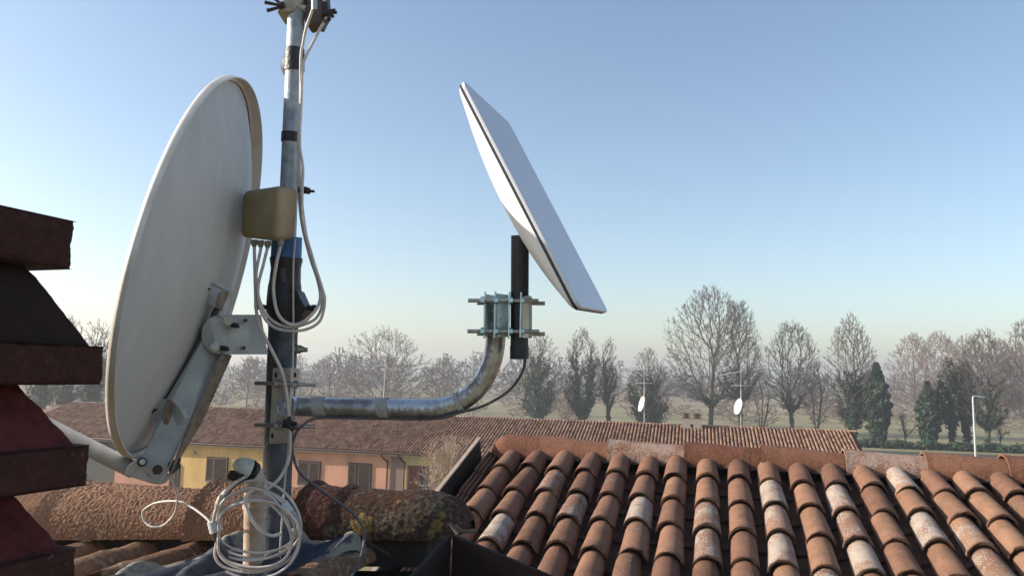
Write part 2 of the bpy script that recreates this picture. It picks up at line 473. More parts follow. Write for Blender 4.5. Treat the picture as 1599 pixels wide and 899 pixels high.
def gz(px, yb):    # ground point seen at the photo pixel
    d = direc(px, yb); k = -CZ / d.z
    return d * k
def px_tree(name, label, cx, yb, yt, wpx, seed, group='bare trees along the meadow', ivy=None, levels=7, dist=None, red=False, rmin=.015, dome=None, **kw):
    b = gz(cx, yb) if dist is None else None
    if dist is not None:
        d = direc(cx, yb); k = dist / d.y; b = d * k; b.z = -CZ
    D = b.dot(FWD)
    tp = at(cx, yt, D); h = tp.z - b.z; w = wpx / F * D
    rs = np.random.default_rng(seed)
    t = thing(name, label, 'tree', b, group)
    if dome is not None: A = dome_skeleton(rs, h, w, **dome)
    else: A = fit_skel(skeleton(rs, levels=levels, **kw), h, w)
    rmin = rmin * max(1, D / 150)
    low = A[:, 8] <= 1
    V, Q = skin(A[low], rmin, b)
    npmesh('trunk', V, Q, M_bark, t, b)
    V, Q = skin(A[~low], rmin, b)
    npmesh('crown', V, Q, M_twigred if red else M_twig, t, b)
    if ivy:
        frac, wid, n = ivy            # height share, half width in metres, leaves
        zz = h * frac * 1.35
        lowseg = A[(A[:, 8] <= 3) & (A[:, 2] < zz)]
        ln = np.linalg.norm(lowseg[:, 3:6] - lowseg[:, 0:3], axis=1) * (lowseg[:, 6] + .08)
        ln = ln * np.clip(1.02 - lowseg[:, 2] / zz, 0, 1) ** .9; pk = rs.choice(len(lowseg), n, p=ln / ln.sum()); f = rs.uniform(0, 1, (n, 1))
        C = lowseg[pk, 0:3] * (1 - f) + lowseg[pk, 3:6] * f
        env = wid * (1.05 - .75 * np.clip(C[:, 2:3] / zz, 0, 1) ** 2) * (.75 + .35 * np.sin(C[:, 2:3] * 2.1 + seed) * np.sin(C[:, 2:3] * .9))
        off = rs.normal(size=(n, 3)); off /= np.linalg.norm(off, axis=1)[:, None]
        C = C + off * env * rs.uniform(.2, 1, (n, 1)) * np.array([.62, .62, 1.3])
        C[:, 2] = np.abs(C[:, 2])
        V, Q = leaves(rs, C, .26, b)
        npmesh('ivy', V, Q, M_ivy, t, b)
    return t

G = 'bare trees along the meadow'
px_tree('bare_tree', 'broad spreading bare tree, hazy, standing behind the horizontal steel pipe', 597, 648, 512, 150, 11, dome=dict(n=1100, zb=.1, peak=.75, flat=.42, leader=.35))
px_tree('bare_tree', 'small hazy bare tree just left of the broad spreading tree', 512, 640, 553, 62, 12, dome=dict(n=350))
px_tree('bare_tree', 'slim hazy bare tree behind the bend of the steel pipe', 690, 642, 560, 60, 13, dome=dict(n=350))
px_tree('bare_tree', 'hazy bare tree left of the white reflector support, behind the far antenna', 385, 640, 556, 66, 14, dome=dict(n=350))
px_tree('ivy_tree', 'ragged bare tree thick with ivy just right of the black antenna pole', 838, 668, 522, 82, 15, ivy=(.62, 1.9, 6500), dome=dict(n=700, zb=.12, peak=.8, lean=.05))
px_tree('ivy_tree', 'forked bare tree with two ivy clad stems below the white flat antenna', 908, 668, 514, 66, 16, ivy=(.58, 1.4, 5000), dome=dict(n=650, zb=.15, peak=.85, stems=2, leader=.6))
px_tree('ivy_tree', 'thin upright bare tree with a narrow ivy sleeve beside the forked tree', 950, 668, 526, 34, 17, ivy=(.55, .85, 2600), dome=dict(n=280, zb=.2, peak=.9, leader=.7))
px_tree('ivy_tree', 'low wide bare tree with a bulky dark ivy skirt behind the far dish', 1012, 672, 544, 78, 18, ivy=(.50, 2.5, 7000), dome=dict(n=700, zb=.08, peak=.72, leader=.5))
px_tree('bare_tree', 'tallest bare tree with a huge domed crown behind the pair of far chimneys', 1110, 674, 448, 140, 19, ivy=(.22, .8, 1500), dome=dict(n=1500, zb=.2, peak=.85, flat=.45, leader=.5))
px_tree('ivy_tree', 'tall bare tree with ivy on its trunk crowding the right side of the tallest tree', 1156, 676, 470, 78, 20, ivy=(.36, .9, 2600), dome=dict(n=850, zb=.25, peak=.8, leader=.6))
px_tree('bare_tree', 'round crowned bare tree with dark trunk left of the slender ivy tree', 1238, 678, 501, 96, 21, ivy=(.26, .8, 1800), dome=dict(n=1000, zb=.22, peak=.85, flat=.45, leader=.4))
px_tree('ivy_tree', 'tall oval bare tree with broad ivy clad base behind the far roof end', 1332, 692, 494, 80, 22, ivy=(.42, 1.6, 6500), dome=dict(n=1100, zb=.12, peak=.95, flat=.5, leader=.55))
px_tree('bare_tree', 'many stemmed low bare tree between the tallest tree and the round one', 1190, 672, 580, 50, 23, dome=dict(n=260, zb=.05, stems=3, leader=.5))
px_tree('bare_tree', 'low scrubby bare tree behind the trunk of the round crowned tree', 1275, 676, 560, 46, 24, dome=dict(n=260, zb=.1, stems=2, leader=.45))
px_tree('ivy_tree', 'tall bare tree with dark trunk and bare crown right of the street lamp', 1543, 704, 517, 92, 25, ivy=(.45, .8, 3000), dome=dict(n=1000, zb=.2, peak=.9, flat=.48, leader=.5))
px_tree('bare_tree', 'bare tree cut off by the right edge of the picture', 1606, 690, 503, 84, 26, dome=dict(n=1000, zb=.2, peak=.72, leader=.5))
px_tree('ivy_tree', 'bare tree with ragged ivy left of the street lamp', 1486, 700, 560, 48, 27, ivy=(.75, 1.2, 5200), dome=dict(n=350, zb=.3, peak=.8, leader=.8))
px_tree('ivy_tree', 'leaning ivy covered tree directly behind the street lamp', 1512, 700, 560, 44, 28, ivy=(.85, 1.3, 5200), dome=dict(n=350, zb=.3, leader=.8, lean=-.04))
px_tree('bare_sapling', 'thin bare sapling on the meadow right of the dark trunked tree', 1562, 698, 650, 22, 29, levels=4, spread=.6, trunk=.18)
px_tree('bare_sapling', 'thin bare sapling on the meadow between the two ivy columns', 1413, 694, 640, 34, 30, levels=5, spread=.5, trunk=.18)

def ivy_column(label, cx, yb, yt, wpx, seed, n=9000):
    b = gz(cx, yb); D = b.dot(FWD); h = at(cx, yt, D).z - b.z; w = wpx / F * D / 2
    rs = np.random.default_rng(seed)
    t = thing('ivy_column_tree', label, 'tree', b, 'trees smothered in ivy')
    A = fit_skel(skeleton(rs, levels=5, spread=.3, up=.6, trunk=.4), h * 1.0, w * 1.7)
    V, Q = skin(A, .03, b); npmesh('trunk', V, Q, M_bark, t, b)
    z = rs.uniform(0.02, 1, n) ** .9
    prof = np.interp(z, [0, .1, .3, .55, .72, .85, 1], [.38, .6, .92, 1, .82, .42, .12])
    ang = rs.uniform(0, 6.283, n)
    lump = 1 + .12 * np.sin(ang * 3 + z * 14 + seed) + .12 * np.sin(ang * 5 - z * 31) + .1 * np.sin(z * 55 + ang)
    r = w * prof * lump * np.sqrt(rs.uniform(.25, 1.05, n))
    C = np.stack([r * np.cos(ang), r * np.sin(ang), z * h], 1)
    V, Q = leaves(rs, C, .27, b); npmesh('crown', V, Q, M_ivy, t, b)
ivy_column('dark green ivy smothered tree column right of the slender ivy tree', 1372, 695, 566, 36, 41)
ivy_column('dark green ivy smothered tree column left of the street lamp', 1452, 699, 596, 32, 42)

# reddish brown poplar grove behind on the right
for k, (cx, yt, wpx, dd, lab) in enumerate([
        (1428, 524, 74, 235, 'leftmost reddish brown bare tree of the distant grove on the right'),
        (1470, 520, 78, 250, 'second reddish brown bare tree from the left in the distant grove'),
        (1515, 526, 80, 240, 'middle reddish brown bare tree of the distant grove behind the street lamp'),
        (1560, 532, 70, 255, 'fourth reddish brown bare tree of the distant grove on the right'),
        (1592, 540, 66, 245, 'rightmost reddish brown bare tree of the distant grove')]):
    px_tree('distant_bare_tree', lab, cx, 600, yt, wpx * 1.15, 60 + k, group='reddish trees of the distant grove', dist=dd, red=True, rmin=.02, dome=dict(n=900, zb=.12, peak=.75, flat=.5, leader=.5, twig=.045))

# far off woodland that reads as one mass
rs = np.random.default_rng(5)
prot = [dome_skeleton(np.random.default_rng(90 + i), 1.0, .8, n=110, zb=.1, twig=.06) for i in range(5)]
Vs, Qs, nn = [], [], 0
for i in range(330):
    px = rs.uniform(-420, 2000); dd = rs.uniform(270, 480)
    d = direc(px, 600); b = d * (dd / d.y); b.z = -CZ
    A = fit_skel(prot[i % 5], rs.uniform(10, 19) * (1.0 if px < 1000 else .8), rs.uniform(9, 15))
    V, Q = skin(A, .075, b); Vs.append(V); Qs.append(Q + nn); nn += len(V)
o = npmesh('far_woodland', np.concatenate(Vs), np.concatenate(Qs), M_twig, None, (0, 0, -CZ))
tagtop(o, 'hazy mass of far off bare woodland along the horizon', 'woodland', kind='stuff')
# scrub / undergrowth at the feet of the trees
Vs, Qs, nn = [], [], 0
for i in range(150):
    px = rs.uniform(-300, 1900); dd = rs.uniform(165, 260)
    d = direc(px, 600); b = d * (dd / d.y); b.z = -CZ
    A = fit_skel(prot[i % 5], rs.uniform(2.5, 6.5), rs.uniform(4, 8))
    V, Q = skin(A, .035, b); Vs.append(V); Qs.append(Q + nn); nn += len(V)
o = npmesh('undergrowth', np.concatenate(Vs), np.concatenate(Qs), M_twigred, None, (0, 0, -CZ))
tagtop(o, 'low bare scrub scattered under the trees across the meadow', 'scrub', kind='stuff')
# left side trees in the gap between chimney and reflector
for k, (cx, yt, dd, lab) in enumerate([(66, 500, 120, 'hazy trunks seen in the gap left of the reflector, nearest the chimney'),
                                       (104, 495, 125, 'thick hazy tree in the middle of the gap between chimney and reflector'),
                                       (146, 500, 118, 'hazy tree in the gap right beside the rim of the reflector'),
                                       (470, 580, 190, 'hazy low bare tree directly right of the mast')]):
    px_tree('ivy_tree', lab, cx, 600, yt, 60, 80 + k, dist=dd, dome=dict(n=350, zb=.2, leader=.7), ivy=(.6, 1.2, 2500) if k < 3 else None)

# low dark hedge along the lane on the right
rs = np.random.default_rng(77)
a, b = gz(1250, 694), gz(1720, 712)
n = 14000; f = rs.uniform(0, 1, (n, 1)); C = np.array(a) * (1 - f) + np.array(b) * f
C[:, 2] += rs.uniform(0, 1, n) ** .8 * (1.1 + .3 * np.sin(f[:, 0] * 60)); C[:, 1] += rs.normal(0, .5, n); C[:, 0] += rs.normal(0, .3, n)
V, Q = leaves(rs, C, .2, (0, 0, 0))
o = npmesh('hedge', V, Q, M_ivy, None, (0, 0, -CZ)); tagtop(o, 'long low dark hedge at the foot of the ivy covered trees', 'hedge')
g = MB(); p = [gz(1200, 697), gz(1720, 716), gz(1780, 760), gz(1240, 740)]
g.add([q + Vector((0, 0, .03)) for q in p], [(0, 1, 2, 3)])
o = g.build('lane', mat('dark_soil', (.05, .045, .035), (.03, .04, .02), .95, scale=.6), recalc=False); tagtop(o, 'dark strip of lane and soil in front of the hedge', 'lane', kind='structure')

# ------------------------------------------------------------------ street lamp
b = gz(1523, 760); D = 62.0
top = at(1519, 618, D); bot = Vector((top.x + .05, top.y, -CZ))
t = thing('street_lamp', 'slim pale grey street lamp post with short bent arm behind the roof ridge', 'street lamp', bot)
m = MB(); m.tube([bot, top - Vector((0, 0, .25))], [.10, .065], 12); m.build('pole', mat('lamp_grey', (.55, .60, .60), rough=.4, metal=.3), t, 40)
m = MB(); m.tube(smoothpath([top - Vector((0, 0, .26)), top - Vector((-.02, 0, .08)), top + Vector((.12, 0, 0)), top + Vector((.5, 0, -.03))], 4), .05, 8); m.build('arm', MATS['lamp_grey'], t, 40)
m = MB(); m.bbox(top + Vector((.72, 0, -.06)), .5, .2, .09, (1, 0, -.08), (0, 1, 0), .02); m.build('lamp_head', MATS['lamp_grey'], t)

# ------------------------------------------------------------------ far terraced row
AZ = rad(13.6)
RD = Vector((math.cos(AZ), -math.sin(AZ), 0))        # along the ridge, to the right and nearer
UPD = Vector((math.sin(AZ), math.cos(AZ), 0))        # away
def on_line(px, py, d0=None): return None
R0 = at(640, 648, 55.0)
zr = R0.z                                            # ridge height
def ridge_t(px):                                     # parameter along the ridge that shows at column px
    # solve for t: proj x(R0 + t RD) = px
    k = (px - W0 / 2) / F
    num = R0.dot(RT) - k * R0.dot(FWD); den = k * RD.dot(FWD) - RD.dot(RT)
    return num / den
tL, tR = ridge_t(112), ridge_t(1331)
TH = rad(17.0); RUN = 6.4
DN = -UPD * math.cos(TH) - Vector((0, 0, 1)) * math.sin(TH)
NRM = RD.cross(-DN); NRM = NRM if NRM.z > 0 else -NRM
bl = thing('terraced_house_row', 'long two storey terrace in yellow and salmon plaster under one clay tiled roof', 'building', R0 + RD * (tL + tR) / 2 - Vector((0, 0, R0.z + CZ)))
rs_ = random.Random(3)
sp = .222
ncol = int((tR - tL) / sp)
slope_len = RUN / math.cos(TH); nt_ = 17; ex = slope_len / nt_
m = MB()
for i in range(ncol):
    t0 = tL + (i + .5) * sp
    coltone = rs_.uniform(-.1, .1)
    for j in range(nt_):
        m.cc = (min(1, max(0, rs_.gauss(.5 + coltone, .28))), .35 if rs_.random() < .12 else 0, 0, 1)
        c0 = R0 + RD * t0 + DN * (j * ex) + NRM * .045
        c1 = R0 + RD * t0 + DN * ((j + 1) * ex + .03) + NRM * .072
        ra, rb = .066, .080
        vs = []
        for c, r in ((c0, ra), (c1, rb)):
            for q in range(6):
                a_ = math.pi * q / 5
                vs.append(c + RD * math.cos(a_) * r + NRM * math.sin(a_) * r)
        m.add(vs, [(q, q + 1, q + 7, q + 6) for q in range(5)] + [(6, 7, 8, 9, 10, 11)])
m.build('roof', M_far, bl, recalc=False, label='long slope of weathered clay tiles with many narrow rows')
m = MB()
u0, u1 = R0 + RD * tL, R0 + RD * tR
m.prism([u0 + NRM * .02, u0 + DN * slope_len + NRM * .02, u0 + DN * slope_len - Vector((0, 0, .12)), u0 - Vector((0, 0, .14))], RD * (tR - tL))
bk = UPD * math.cos(TH) - Vector((0, 0, 1)) * math.sin(TH)
m.prism([u0, u0 + bk * slope_len, u0 + bk * slope_len - Vector((0, 0, .12)), u0 - Vector((0, 0, .14))], RD * (tR - tL))
m.build('roof_deck', mat('clay_pan', (.055, .027, .022), (.03, .016, .014), .95, scale=3), bl)
m = MB(); L_ = .45; k = 0; t0 = tL
while t0 < tR - .2:
    m.cc = (rs_.uniform(.2, 1), rs_.choice([0, 0, .5, 1.0]), 0, 1)
    a_ = R0 + RD * t0 + NRM * .02; z_ = rs_.uniform(-.01, .015)
    m.grid(lambda u, v: a_ + RD * v * (L_ + .03) + Vector((0, 0, z_ + .1 * math.sin(math.pi * u) - .02)) - UPD * .13 * math.cos(math.pi * u), 7, 2)
    t0 += L_
m.build('ridge_tiles', M_far, bl, recalc=False)
# hip at the left end
m = MB(); m.cc = (.4, 0, 0, 1)
hp = u0 - RD * 4.2 - Vector((0, 0, RUN * math.tan(TH)))
m.add([u0, hp - UPD * RUN, u0 + DN * slope_len], [(0, 1, 2)]); m.add([u0, u0 + bk * slope_len, hp + UPD * RUN], [(0, 1, 2)]); m.add([u0, hp + UPD * RUN, hp - UPD * RUN], [(0, 1, 2)])
m.build('hip', M_far, bl, recalc=False)
# gutter, fascia, walls
ev = R0 + DN * slope_len
gut = mat('gutter_brown', (.075, .035, .028), rough=.5, metal=.2)
m = MB(); m.tube([ev + RD * tL - UPD * .05 - Vector((0, 0, .05)), ev + RD * tR - UPD * .05 - Vector((0, 0, .05))], .075, 8); m.build('gutter', gut, bl, 40)
m = MB(); m.prism([ev + RD * tL + UPD * .03 - Vector((0, 0, .10)), ev + RD * tL + UPD * .55 - Vector((0, 0, .02)), ev + RD * tL + UPD * .55 - Vector((0, 0, .22)), ev + RD * tL + UPD * .03 - Vector((0, 0, .22))], RD * (tR - tL))
m.build('soffit', mat('pale_soffit', (.38, .33, .27), rough=.9), bl)
zf = -CZ; zt = ev.z - .18
WP = ev + UPD * .5                                   # wall plane through here
def wall_t(px):
    k_ = (px - W0 / 2) / F; Q0 = Vector((WP.x, WP.y, ev.z - .8))
    return (Q0.dot(RT) - k_ * Q0.dot(FWD)) / (k_ * RD.dot(FWD) - RD.dot(RT))
def wall_z(px, py):
    t_ = wall_t(px); Q = WP + RD * t_
    d = direc(px, py); kk = math.hypot(Q.x, Q.y) / math.hypot(d.x, d.y); return d.z * kk
secs = [(tL, wall_t(182), 'grey_plaster', (.10, .10, .085), 'dark grey plaster wall at the far left end'),
        (wall_t(182), wall_t(283), 'salmon_plaster', (.54, .28, .19), 'salmon plaster wall left of the mast bracket'),
        (wall_t(283), wall_t(412), 'yellow_plaster', (.60, .40, .155), 'warm yellow plaster wall behind the white capped pipe'),
        (wall_t(412), wall_t(611), 'salmon_plaster', (.54, .28, .19), 'salmon plaster wall with two shuttered windows'),
        (wall_t(611), wall_t(629), 'mauve_plaster', (.27, .19, .165), 'narrow greyish pink strip between the downpipes'),
        (wall_t(629), tR, 'pale_yellow_plaster', (.50, .41, .21), 'pale yellow plaster wall right of the downpipes')]
for a_, b_, nm, c_, lab in secs:
    m = MB(); p0 = WP + RD * a_; p1 = WP + RD * b_
    m.prism([Vector((p0.x, p0.y, zf)), Vector((p1.x, p1.y, zf)), Vector((p1.x, p1.y, zt)), Vector((p0.x, p0.y, zt))], UPD * .35)
    m.build('wall', mat(nm, c_, tuple(x * .72 for x in c_), .95, scale=.9, detail=10, stretch=(1, 1, .35), bump=.1, bscale=30), bl, label=lab)
m = MB(); p0 = WP + RD * tL + UPD * .36; p1 = WP + RD * (tR - .05) + UPD * .36
m.prism([Vector((p0.x, p0.y, zf)), Vector((p1.x, p1.y, zf)), Vector((p1.x, p1.y, zt)), Vector((p0.x, p0.y, zt))], UPD * (2 * RUN - 1.4))
m.build('wall', MATS['pale_yellow_plaster'], bl, label='rear and end walls of the terrace')
brs = mat('shutter_brown', (.085, .05, .04), (.06, .035, .028), .7, scale=4)
mar = mat('maroon_door', (.13, .04, .033), (.10, .03, .026), .6, scale=3)
def window(x0, x1, y0, hgt, gap=0, matl=None, split=.5, label=None, glass=False):
    ta, tb = wall_t(x0), wall_t(x1); zt_ = wall_z((x0 + x1) / 2, y0); wv = tb - ta
    q = WP + RD * ta; q = Vector((q.x, q.y, zt_))
    fr = MB()
    fr.box(q + RD * wv / 2 - UPD * .01 - Vector((0, 0, hgt / 2)), wv + .06, .05, hgt + .06, RD, UPD, Vector((0, 0, 1)))
    w_ = fr.build('window', mat('window_dark', (.02, .018, .018), rough=.35), bl, label=label)
    sl = MB(); sl.box(q + RD * wv / 2 - UPD * .06 - Vector((0, 0, hgt + .05)), wv + .2, .16, .05, RD, UPD, Vector((0, 0, 1))); sl.build('sill', MATS['pale_soffit'], w_)
    for a2, b2 in ((0, split - gap / 2), (split + gap / 2, 1)):
        if glass and a2 > 0: 
            gm = MB(); gm.box(q + RD * wv * (a2 + b2) / 2 - UPD * .05 - Vector((0, 0, hgt / 2)), wv * (b2 - a2) - .03, .02, hgt - .05, RD, UPD, Vector((0, 0, 1)))
            gm.build('pane', mat('glass_dark', (.03, .035, .045), rough=.08), w_); continue
        sm = MB(); cw = wv * (b2 - a2)
        cc = q + RD * wv * (a2 + b2) / 2 - UPD * .07 - Vector((0, 0, hgt / 2))
        for s_ in (-1, 1):
            sm.box(cc + RD * s_ * (cw / 2 - .045), .07, .045, hgt, RD, UPD, Vector((0, 0, 1)))
            sm.box(cc + Vector((0, 0, s_ * (hgt / 2 - .05))), cw - .15, .045, .09, RD, UPD, Vector((0, 0, 1)))
        nl = int((hgt - .2) / .09)
        for i in range(nl):
            sm.box(cc + Vector((0, 0, -hgt / 2 + .1 + (i + .5) * (hgt - .2) / nl)), cw - .15, .02, .07, RD, (UPD + Vector((0, 0, .5))), None)
        sm.build('shutter', matl or brs, w_)
window(324, 357, 714, 1.55, split=.36, label='brown shuttered window in the yellow wall')
window(467, 501, 720, 1.5, label='brown shuttered window beside the mast in the salmon wall')
window(545, 580, 723, 2.3, gap=.07, split=.4, label='tall brown shuttered window with a gap between its leaves')
window(638, 684, 728, 2.3, matl=mar, split=.45, gap=.05, glass=True, label='maroon leaf beside dark glass in the pale yellow wall')
window(268, 283, 724, 2.2, split=.5, label='narrow dark opening at the left end of the yellow wall')
for x_ in (600, 626):
    ta = wall_t(x_); q = WP + RD * ta
    e_ = ev + RD * ta
    m = MB(); m.tube(smoothpath([e_ - UPD * .05 - Vector((0, 0, .1)), e_ - Vector((0, 0, .28)) + RD * .02, e_ + UPD * .36 + RD * .22 - Vector((0, 0, .62)), Vector((e_.x, e_.y, e_.z - .95)) + UPD * .40 + RD * .25, Vector((e_.x, e_.y, zf)) + UPD * .40 + RD * .25], 5), .055, 8)
    m.build('downpipe', gut, bl, 50)
ta = wall_t(303); q = WP + RD * ta; zz = wall_z(303, 706)
m = MB(); m.bbox(Vector((q.x, q.y, zz)) - UPD * .08, .22, .14, .24, RD, UPD, .02, Vector((0, 0, 1))); m.build('wall_light', mat('light_box', (.42, .32, .18), rough=.5), bl)
# twin chimneys on the ridge
cp = mat('grey_plaster_chimney', (.30, .26, .23), rough=.9)
for xx in (1072, 1089):
    tt = ridge_t(xx); q = R0 + RD * tt + DN * .5
    m = MB(); 
    w1 = .30
    base = [q + RD * a_ * w1 + UPD * b_ * .3 - Vector((0, 0, .2)) for a_, b_ in ((-1, -1), (1, -1), (1, 1), (-1, 1))]
    topp = [q + RD * a_ * w1 * .8 + UPD * b_ * .24 + Vector((0, 0, .66)) for a_, b_ in ((-1, -1), (1, -1), (1, 1), (-1, 1))]
    m.hexa(base + topp); ch = m.build('chimney', cp, bl)
    m = MB(); 
    for z_ in (.68, .82, .96):
        m.box(q + Vector((0, 0, z_)), .60, .54, .04, RD, UPD, Vector((0, 0, 1)))
    m.box(q + Vector((0, 0, .8)), .3, .3, .36, RD, UPD, Vector((0, 0, 1)))
    m.build('chimney_cap', mat('cap_clay', (.17, .09, .07), rough=.9), ch)

# aerials on the far ridge
M_ant = mat('aerial_metal', (.66, .66, .66), (.45, .45, .46), .45, .5, 4)
def aerial(px, ytop, label, yagis, dish=None, lean=0):
    q = R0 + RD * ridge_t(px); D = q.dot(FWD)
    def P_(x, y): return at(x, y, D)
    tp = P_(px + lean, ytop)
    t = thing('roof_aerial', label, 'aerial', q, 'aerials on the ridge of the far terrace')
    m = MB(); m.cyl(q - Vector((0, 0, .1)), tp, .034, 8); m.build('mast', M_ant, t, 40)
    for (x0, y0, x1, y1, n, el) in yagis:
        m = MB(); a_, b_ = P_(x0, y0), P_(x1, y1); m.cyl(a_, b_, .034, 6)
        dr = (b_ - a_).normalized(); cr = Vector((dr.y, -dr.x, 0)).normalized()
        for i in range(n):
            c = a_.lerp(b_, i / max(1, n - 1)); m.cyl(c - cr * el - Vector((0, 0, .0)), c + cr * el, .011, 5)
        m.build('antenna', M_ant, t, 40)
    if dish:
        x, y, hp_, wp_ = dish
        c = P_(x, y) - UPD * .25; Rr = hp_ / F * D / 2
        nx = Vector((-math.sin(rad(81)), -math.cos(rad(81)), .25)).normalized()    # faces left
        ux = nx.cross(Vector((0, 0, 1))).normalized(); vx = ux.cross(nx)
        m = MB()
        m.grid(lambda u, v: c + (ux * math.cos(6.2832 * u) + vx * math.sin(6.2832 * u)) * Rr * v + nx * (v * v - 1) * .09, 24, 7, True)
        m.grid(lambda u, v: c + (ux * math.cos(6.2832 * u) + vx * math.sin(6.2832 * u)) * Rr * v + nx * ((v * v - 1) * .09 - .012), 24, 7, True)
        m.build('reflector', mat('far_dish_white', (.52, .51, .48), rough=.5), t, 40, recalc=False)
        m = MB(); a_ = c - vx * Rr; m.cyl(a_, c - vx * Rr * .55 + nx * .55, .014, 6); m.box(c - vx * Rr * .5 + nx * .58, .09, .09, .09); m.build('feed_arm', M_ant, t)
        m = MB(); m.cyl(c - nx * .09, Vector((q.x, q.y, c.z)), .025, 6); m.build('bracket', M_ant, t)
aerial(357, 520, 'far aerial with small dish seen between reflector support and mast', [(346, 592, 372, 590, 6, .12), (352, 587, 366, 587, 3, .25)], (353, 614, 20, 5))
aerial(598, 560, 'far aerial with slanting top antenna seen above the horizontal steel pipe', [(585, 572, 605, 569, 7, .1), (598, 589, 612, 590, 5, .2)], None, 4)
aerial(736, 545, 'thin tall far aerial just left of the bend in the steel pipe', [(738, 550, 760, 551, 6, .08), (724, 587, 738, 586, 5, .14)], None, 2)
aerial(1006, 570, 'far aerial with white dish in front of the bulky ivy skirted tree', [(972, 579, 1005, 577, 9, .1), (993, 598, 1018, 598, 4, .2)], (1002, 630, 25, 8))
aerial(1157, 577, 'far aerial with white dish right of the pair of far chimneys', [(1122, 586, 1156, 580, 9, .1), (1142, 602, 1168, 602, 4, .2)], (1152, 634, 26, 10))

# pale bare shrub in front of the terrace
b = at(702, 800, 30); t = thing('bare_shrub', 'pale twiggy bare shrub in front of the pale yellow terrace wall', 'shrub', b)
rs = np.random.default_rng(8)
A = fit_skel(skeleton(rs, levels=5, stems=4, spread=.6, up=.4, trunk=.15), 3.1, 2.1); V, Q = skin(A, .006, b)
npmesh('twigs', V, Q, mat('pale_twigs', (.42, .32, .24), (.28, .2, .15), .9, scale=3), t, b)
ends = A[A[:, 8] >= 4][:, 3:6]; C = ends[rs.integers(0, len(ends), 2600)] + rs.normal(0, .05, (2600, 3)); V, Q = leaves(rs, C, .028, b)
npmesh('dry_leaves', V, Q, mat('dry_leaf', (.46, .33, .24), (.30, .20, .14), .9, scale=5), t, b)

# ------------------------------------------------------------------ near tiled roofs
def tile_arc(m, c0, c1, X, N, r0, r1, th=.012, n=10, ns=6, sign=1, nseed=0, amp=.0028, lip=True, hf=1.0):
    """one curved clay tile from c0 (upper end) to c1 (lower end)"""
    base = m.cc
    vs = []; cs = []
    for j in range(ns + 1):
        f = j / ns; c = c0.lerp(c1, f); r = r0 + (r1 - r0) * f
        for i in range(n + 1):
            a_ = math.pi * i / n
            p = c + X * math.cos(a_) * r + N * sign * math.sin(a_) * r * hf
            w = noise.noise(p * 18 + Vector((nseed, 0, 0))) * amp + noise.noise(p * 70) * amp * 1.1
            if j == ns: p = p + (c1 - c0).normalized() * noise.noise(p * 50) * .016
            p = p + N * sign * w
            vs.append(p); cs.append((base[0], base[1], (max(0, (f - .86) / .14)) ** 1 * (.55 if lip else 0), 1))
    k0 = len(vs)
    for j in (0, ns):
        f = j / ns; c = c0.lerp(c1, f); r = r0 + (r1 - r0) * f - th
        for i in range(n + 1):
            a_ = math.pi * i / n
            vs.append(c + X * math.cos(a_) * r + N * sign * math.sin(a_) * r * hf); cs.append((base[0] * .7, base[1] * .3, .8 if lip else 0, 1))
    fs = []
    for j in range(ns):
        for i in range(n):
            fs.append((j * (n + 1) + i, j * (n + 1) + i + 1, (j + 1) * (n + 1) + i + 1, (j + 1) * (n + 1) + i))
    e = ns * (n + 1)
    for i in range(n):
        fs.append((e + i, e + i + 1, k0 + n + 1 + i + 1, k0 + n + 1 + i))            # lower lip
        fs.append((k0 + i, k0 + i + 1, k0 + n + 1 + i + 1, k0 + n + 1 + i))          # inner
        fs.append((i, i + 1, k0 + i + 1, k0 + i))
    fs.append((0, k0, k0 + n + 1, e)); fs.append((n, k0 + n, k0 + 2 * n + 1, e + n))
    st = len(m.v); m.add(vs, fs); m.c[st:] = cs

AZ2 = rad(14.6); TH2 = rad(16.5)
RD2 = Vector((math.cos(AZ2), -math.sin(AZ2), 0)); UH2 = Vector((math.sin(AZ2), math.cos(AZ2), 0))
DN2 = -UH2 * math.cos(TH2) - Vector((0, 0, math.sin(TH2)))
N2 = RD2.cross(-DN2); N2 = N2 if N2.z > 0 else -N2
RP = at(1125, 722, 5.25)                              # a cover tile's crown just under the ridge tiles
SP2 = .198
roof = thing('tiled_roof', 'neighbouring roof of curved clay tiles, some white with lichen, filling the lower right', 'roof', RP)
def tpos(px):                                         # ridge parameter for a photo column
    k = (px - W0 / 2) / F
    return (RP.dot(RT) - k * RP.dot(FWD)) / (k * RD2.dot(FWD) - RD2.dot(RT))
rr = random.Random(21)
m = MB(); mp_ = MB()
EX = .345
PALE = {(9, 2), (14, 2), (3, 2), (7, 2), (2, 1), (11, 2), (7, 3), (14, 3), (10, 4), (16, 2)}
VERY = {(9, 1), (9, 3), (11, 1), (11, 3), (13, 0), (13, 2), (5, 2), (1, 3), (15, 4)}
N_UP = 7
first = tpos(799)
ncols = 22
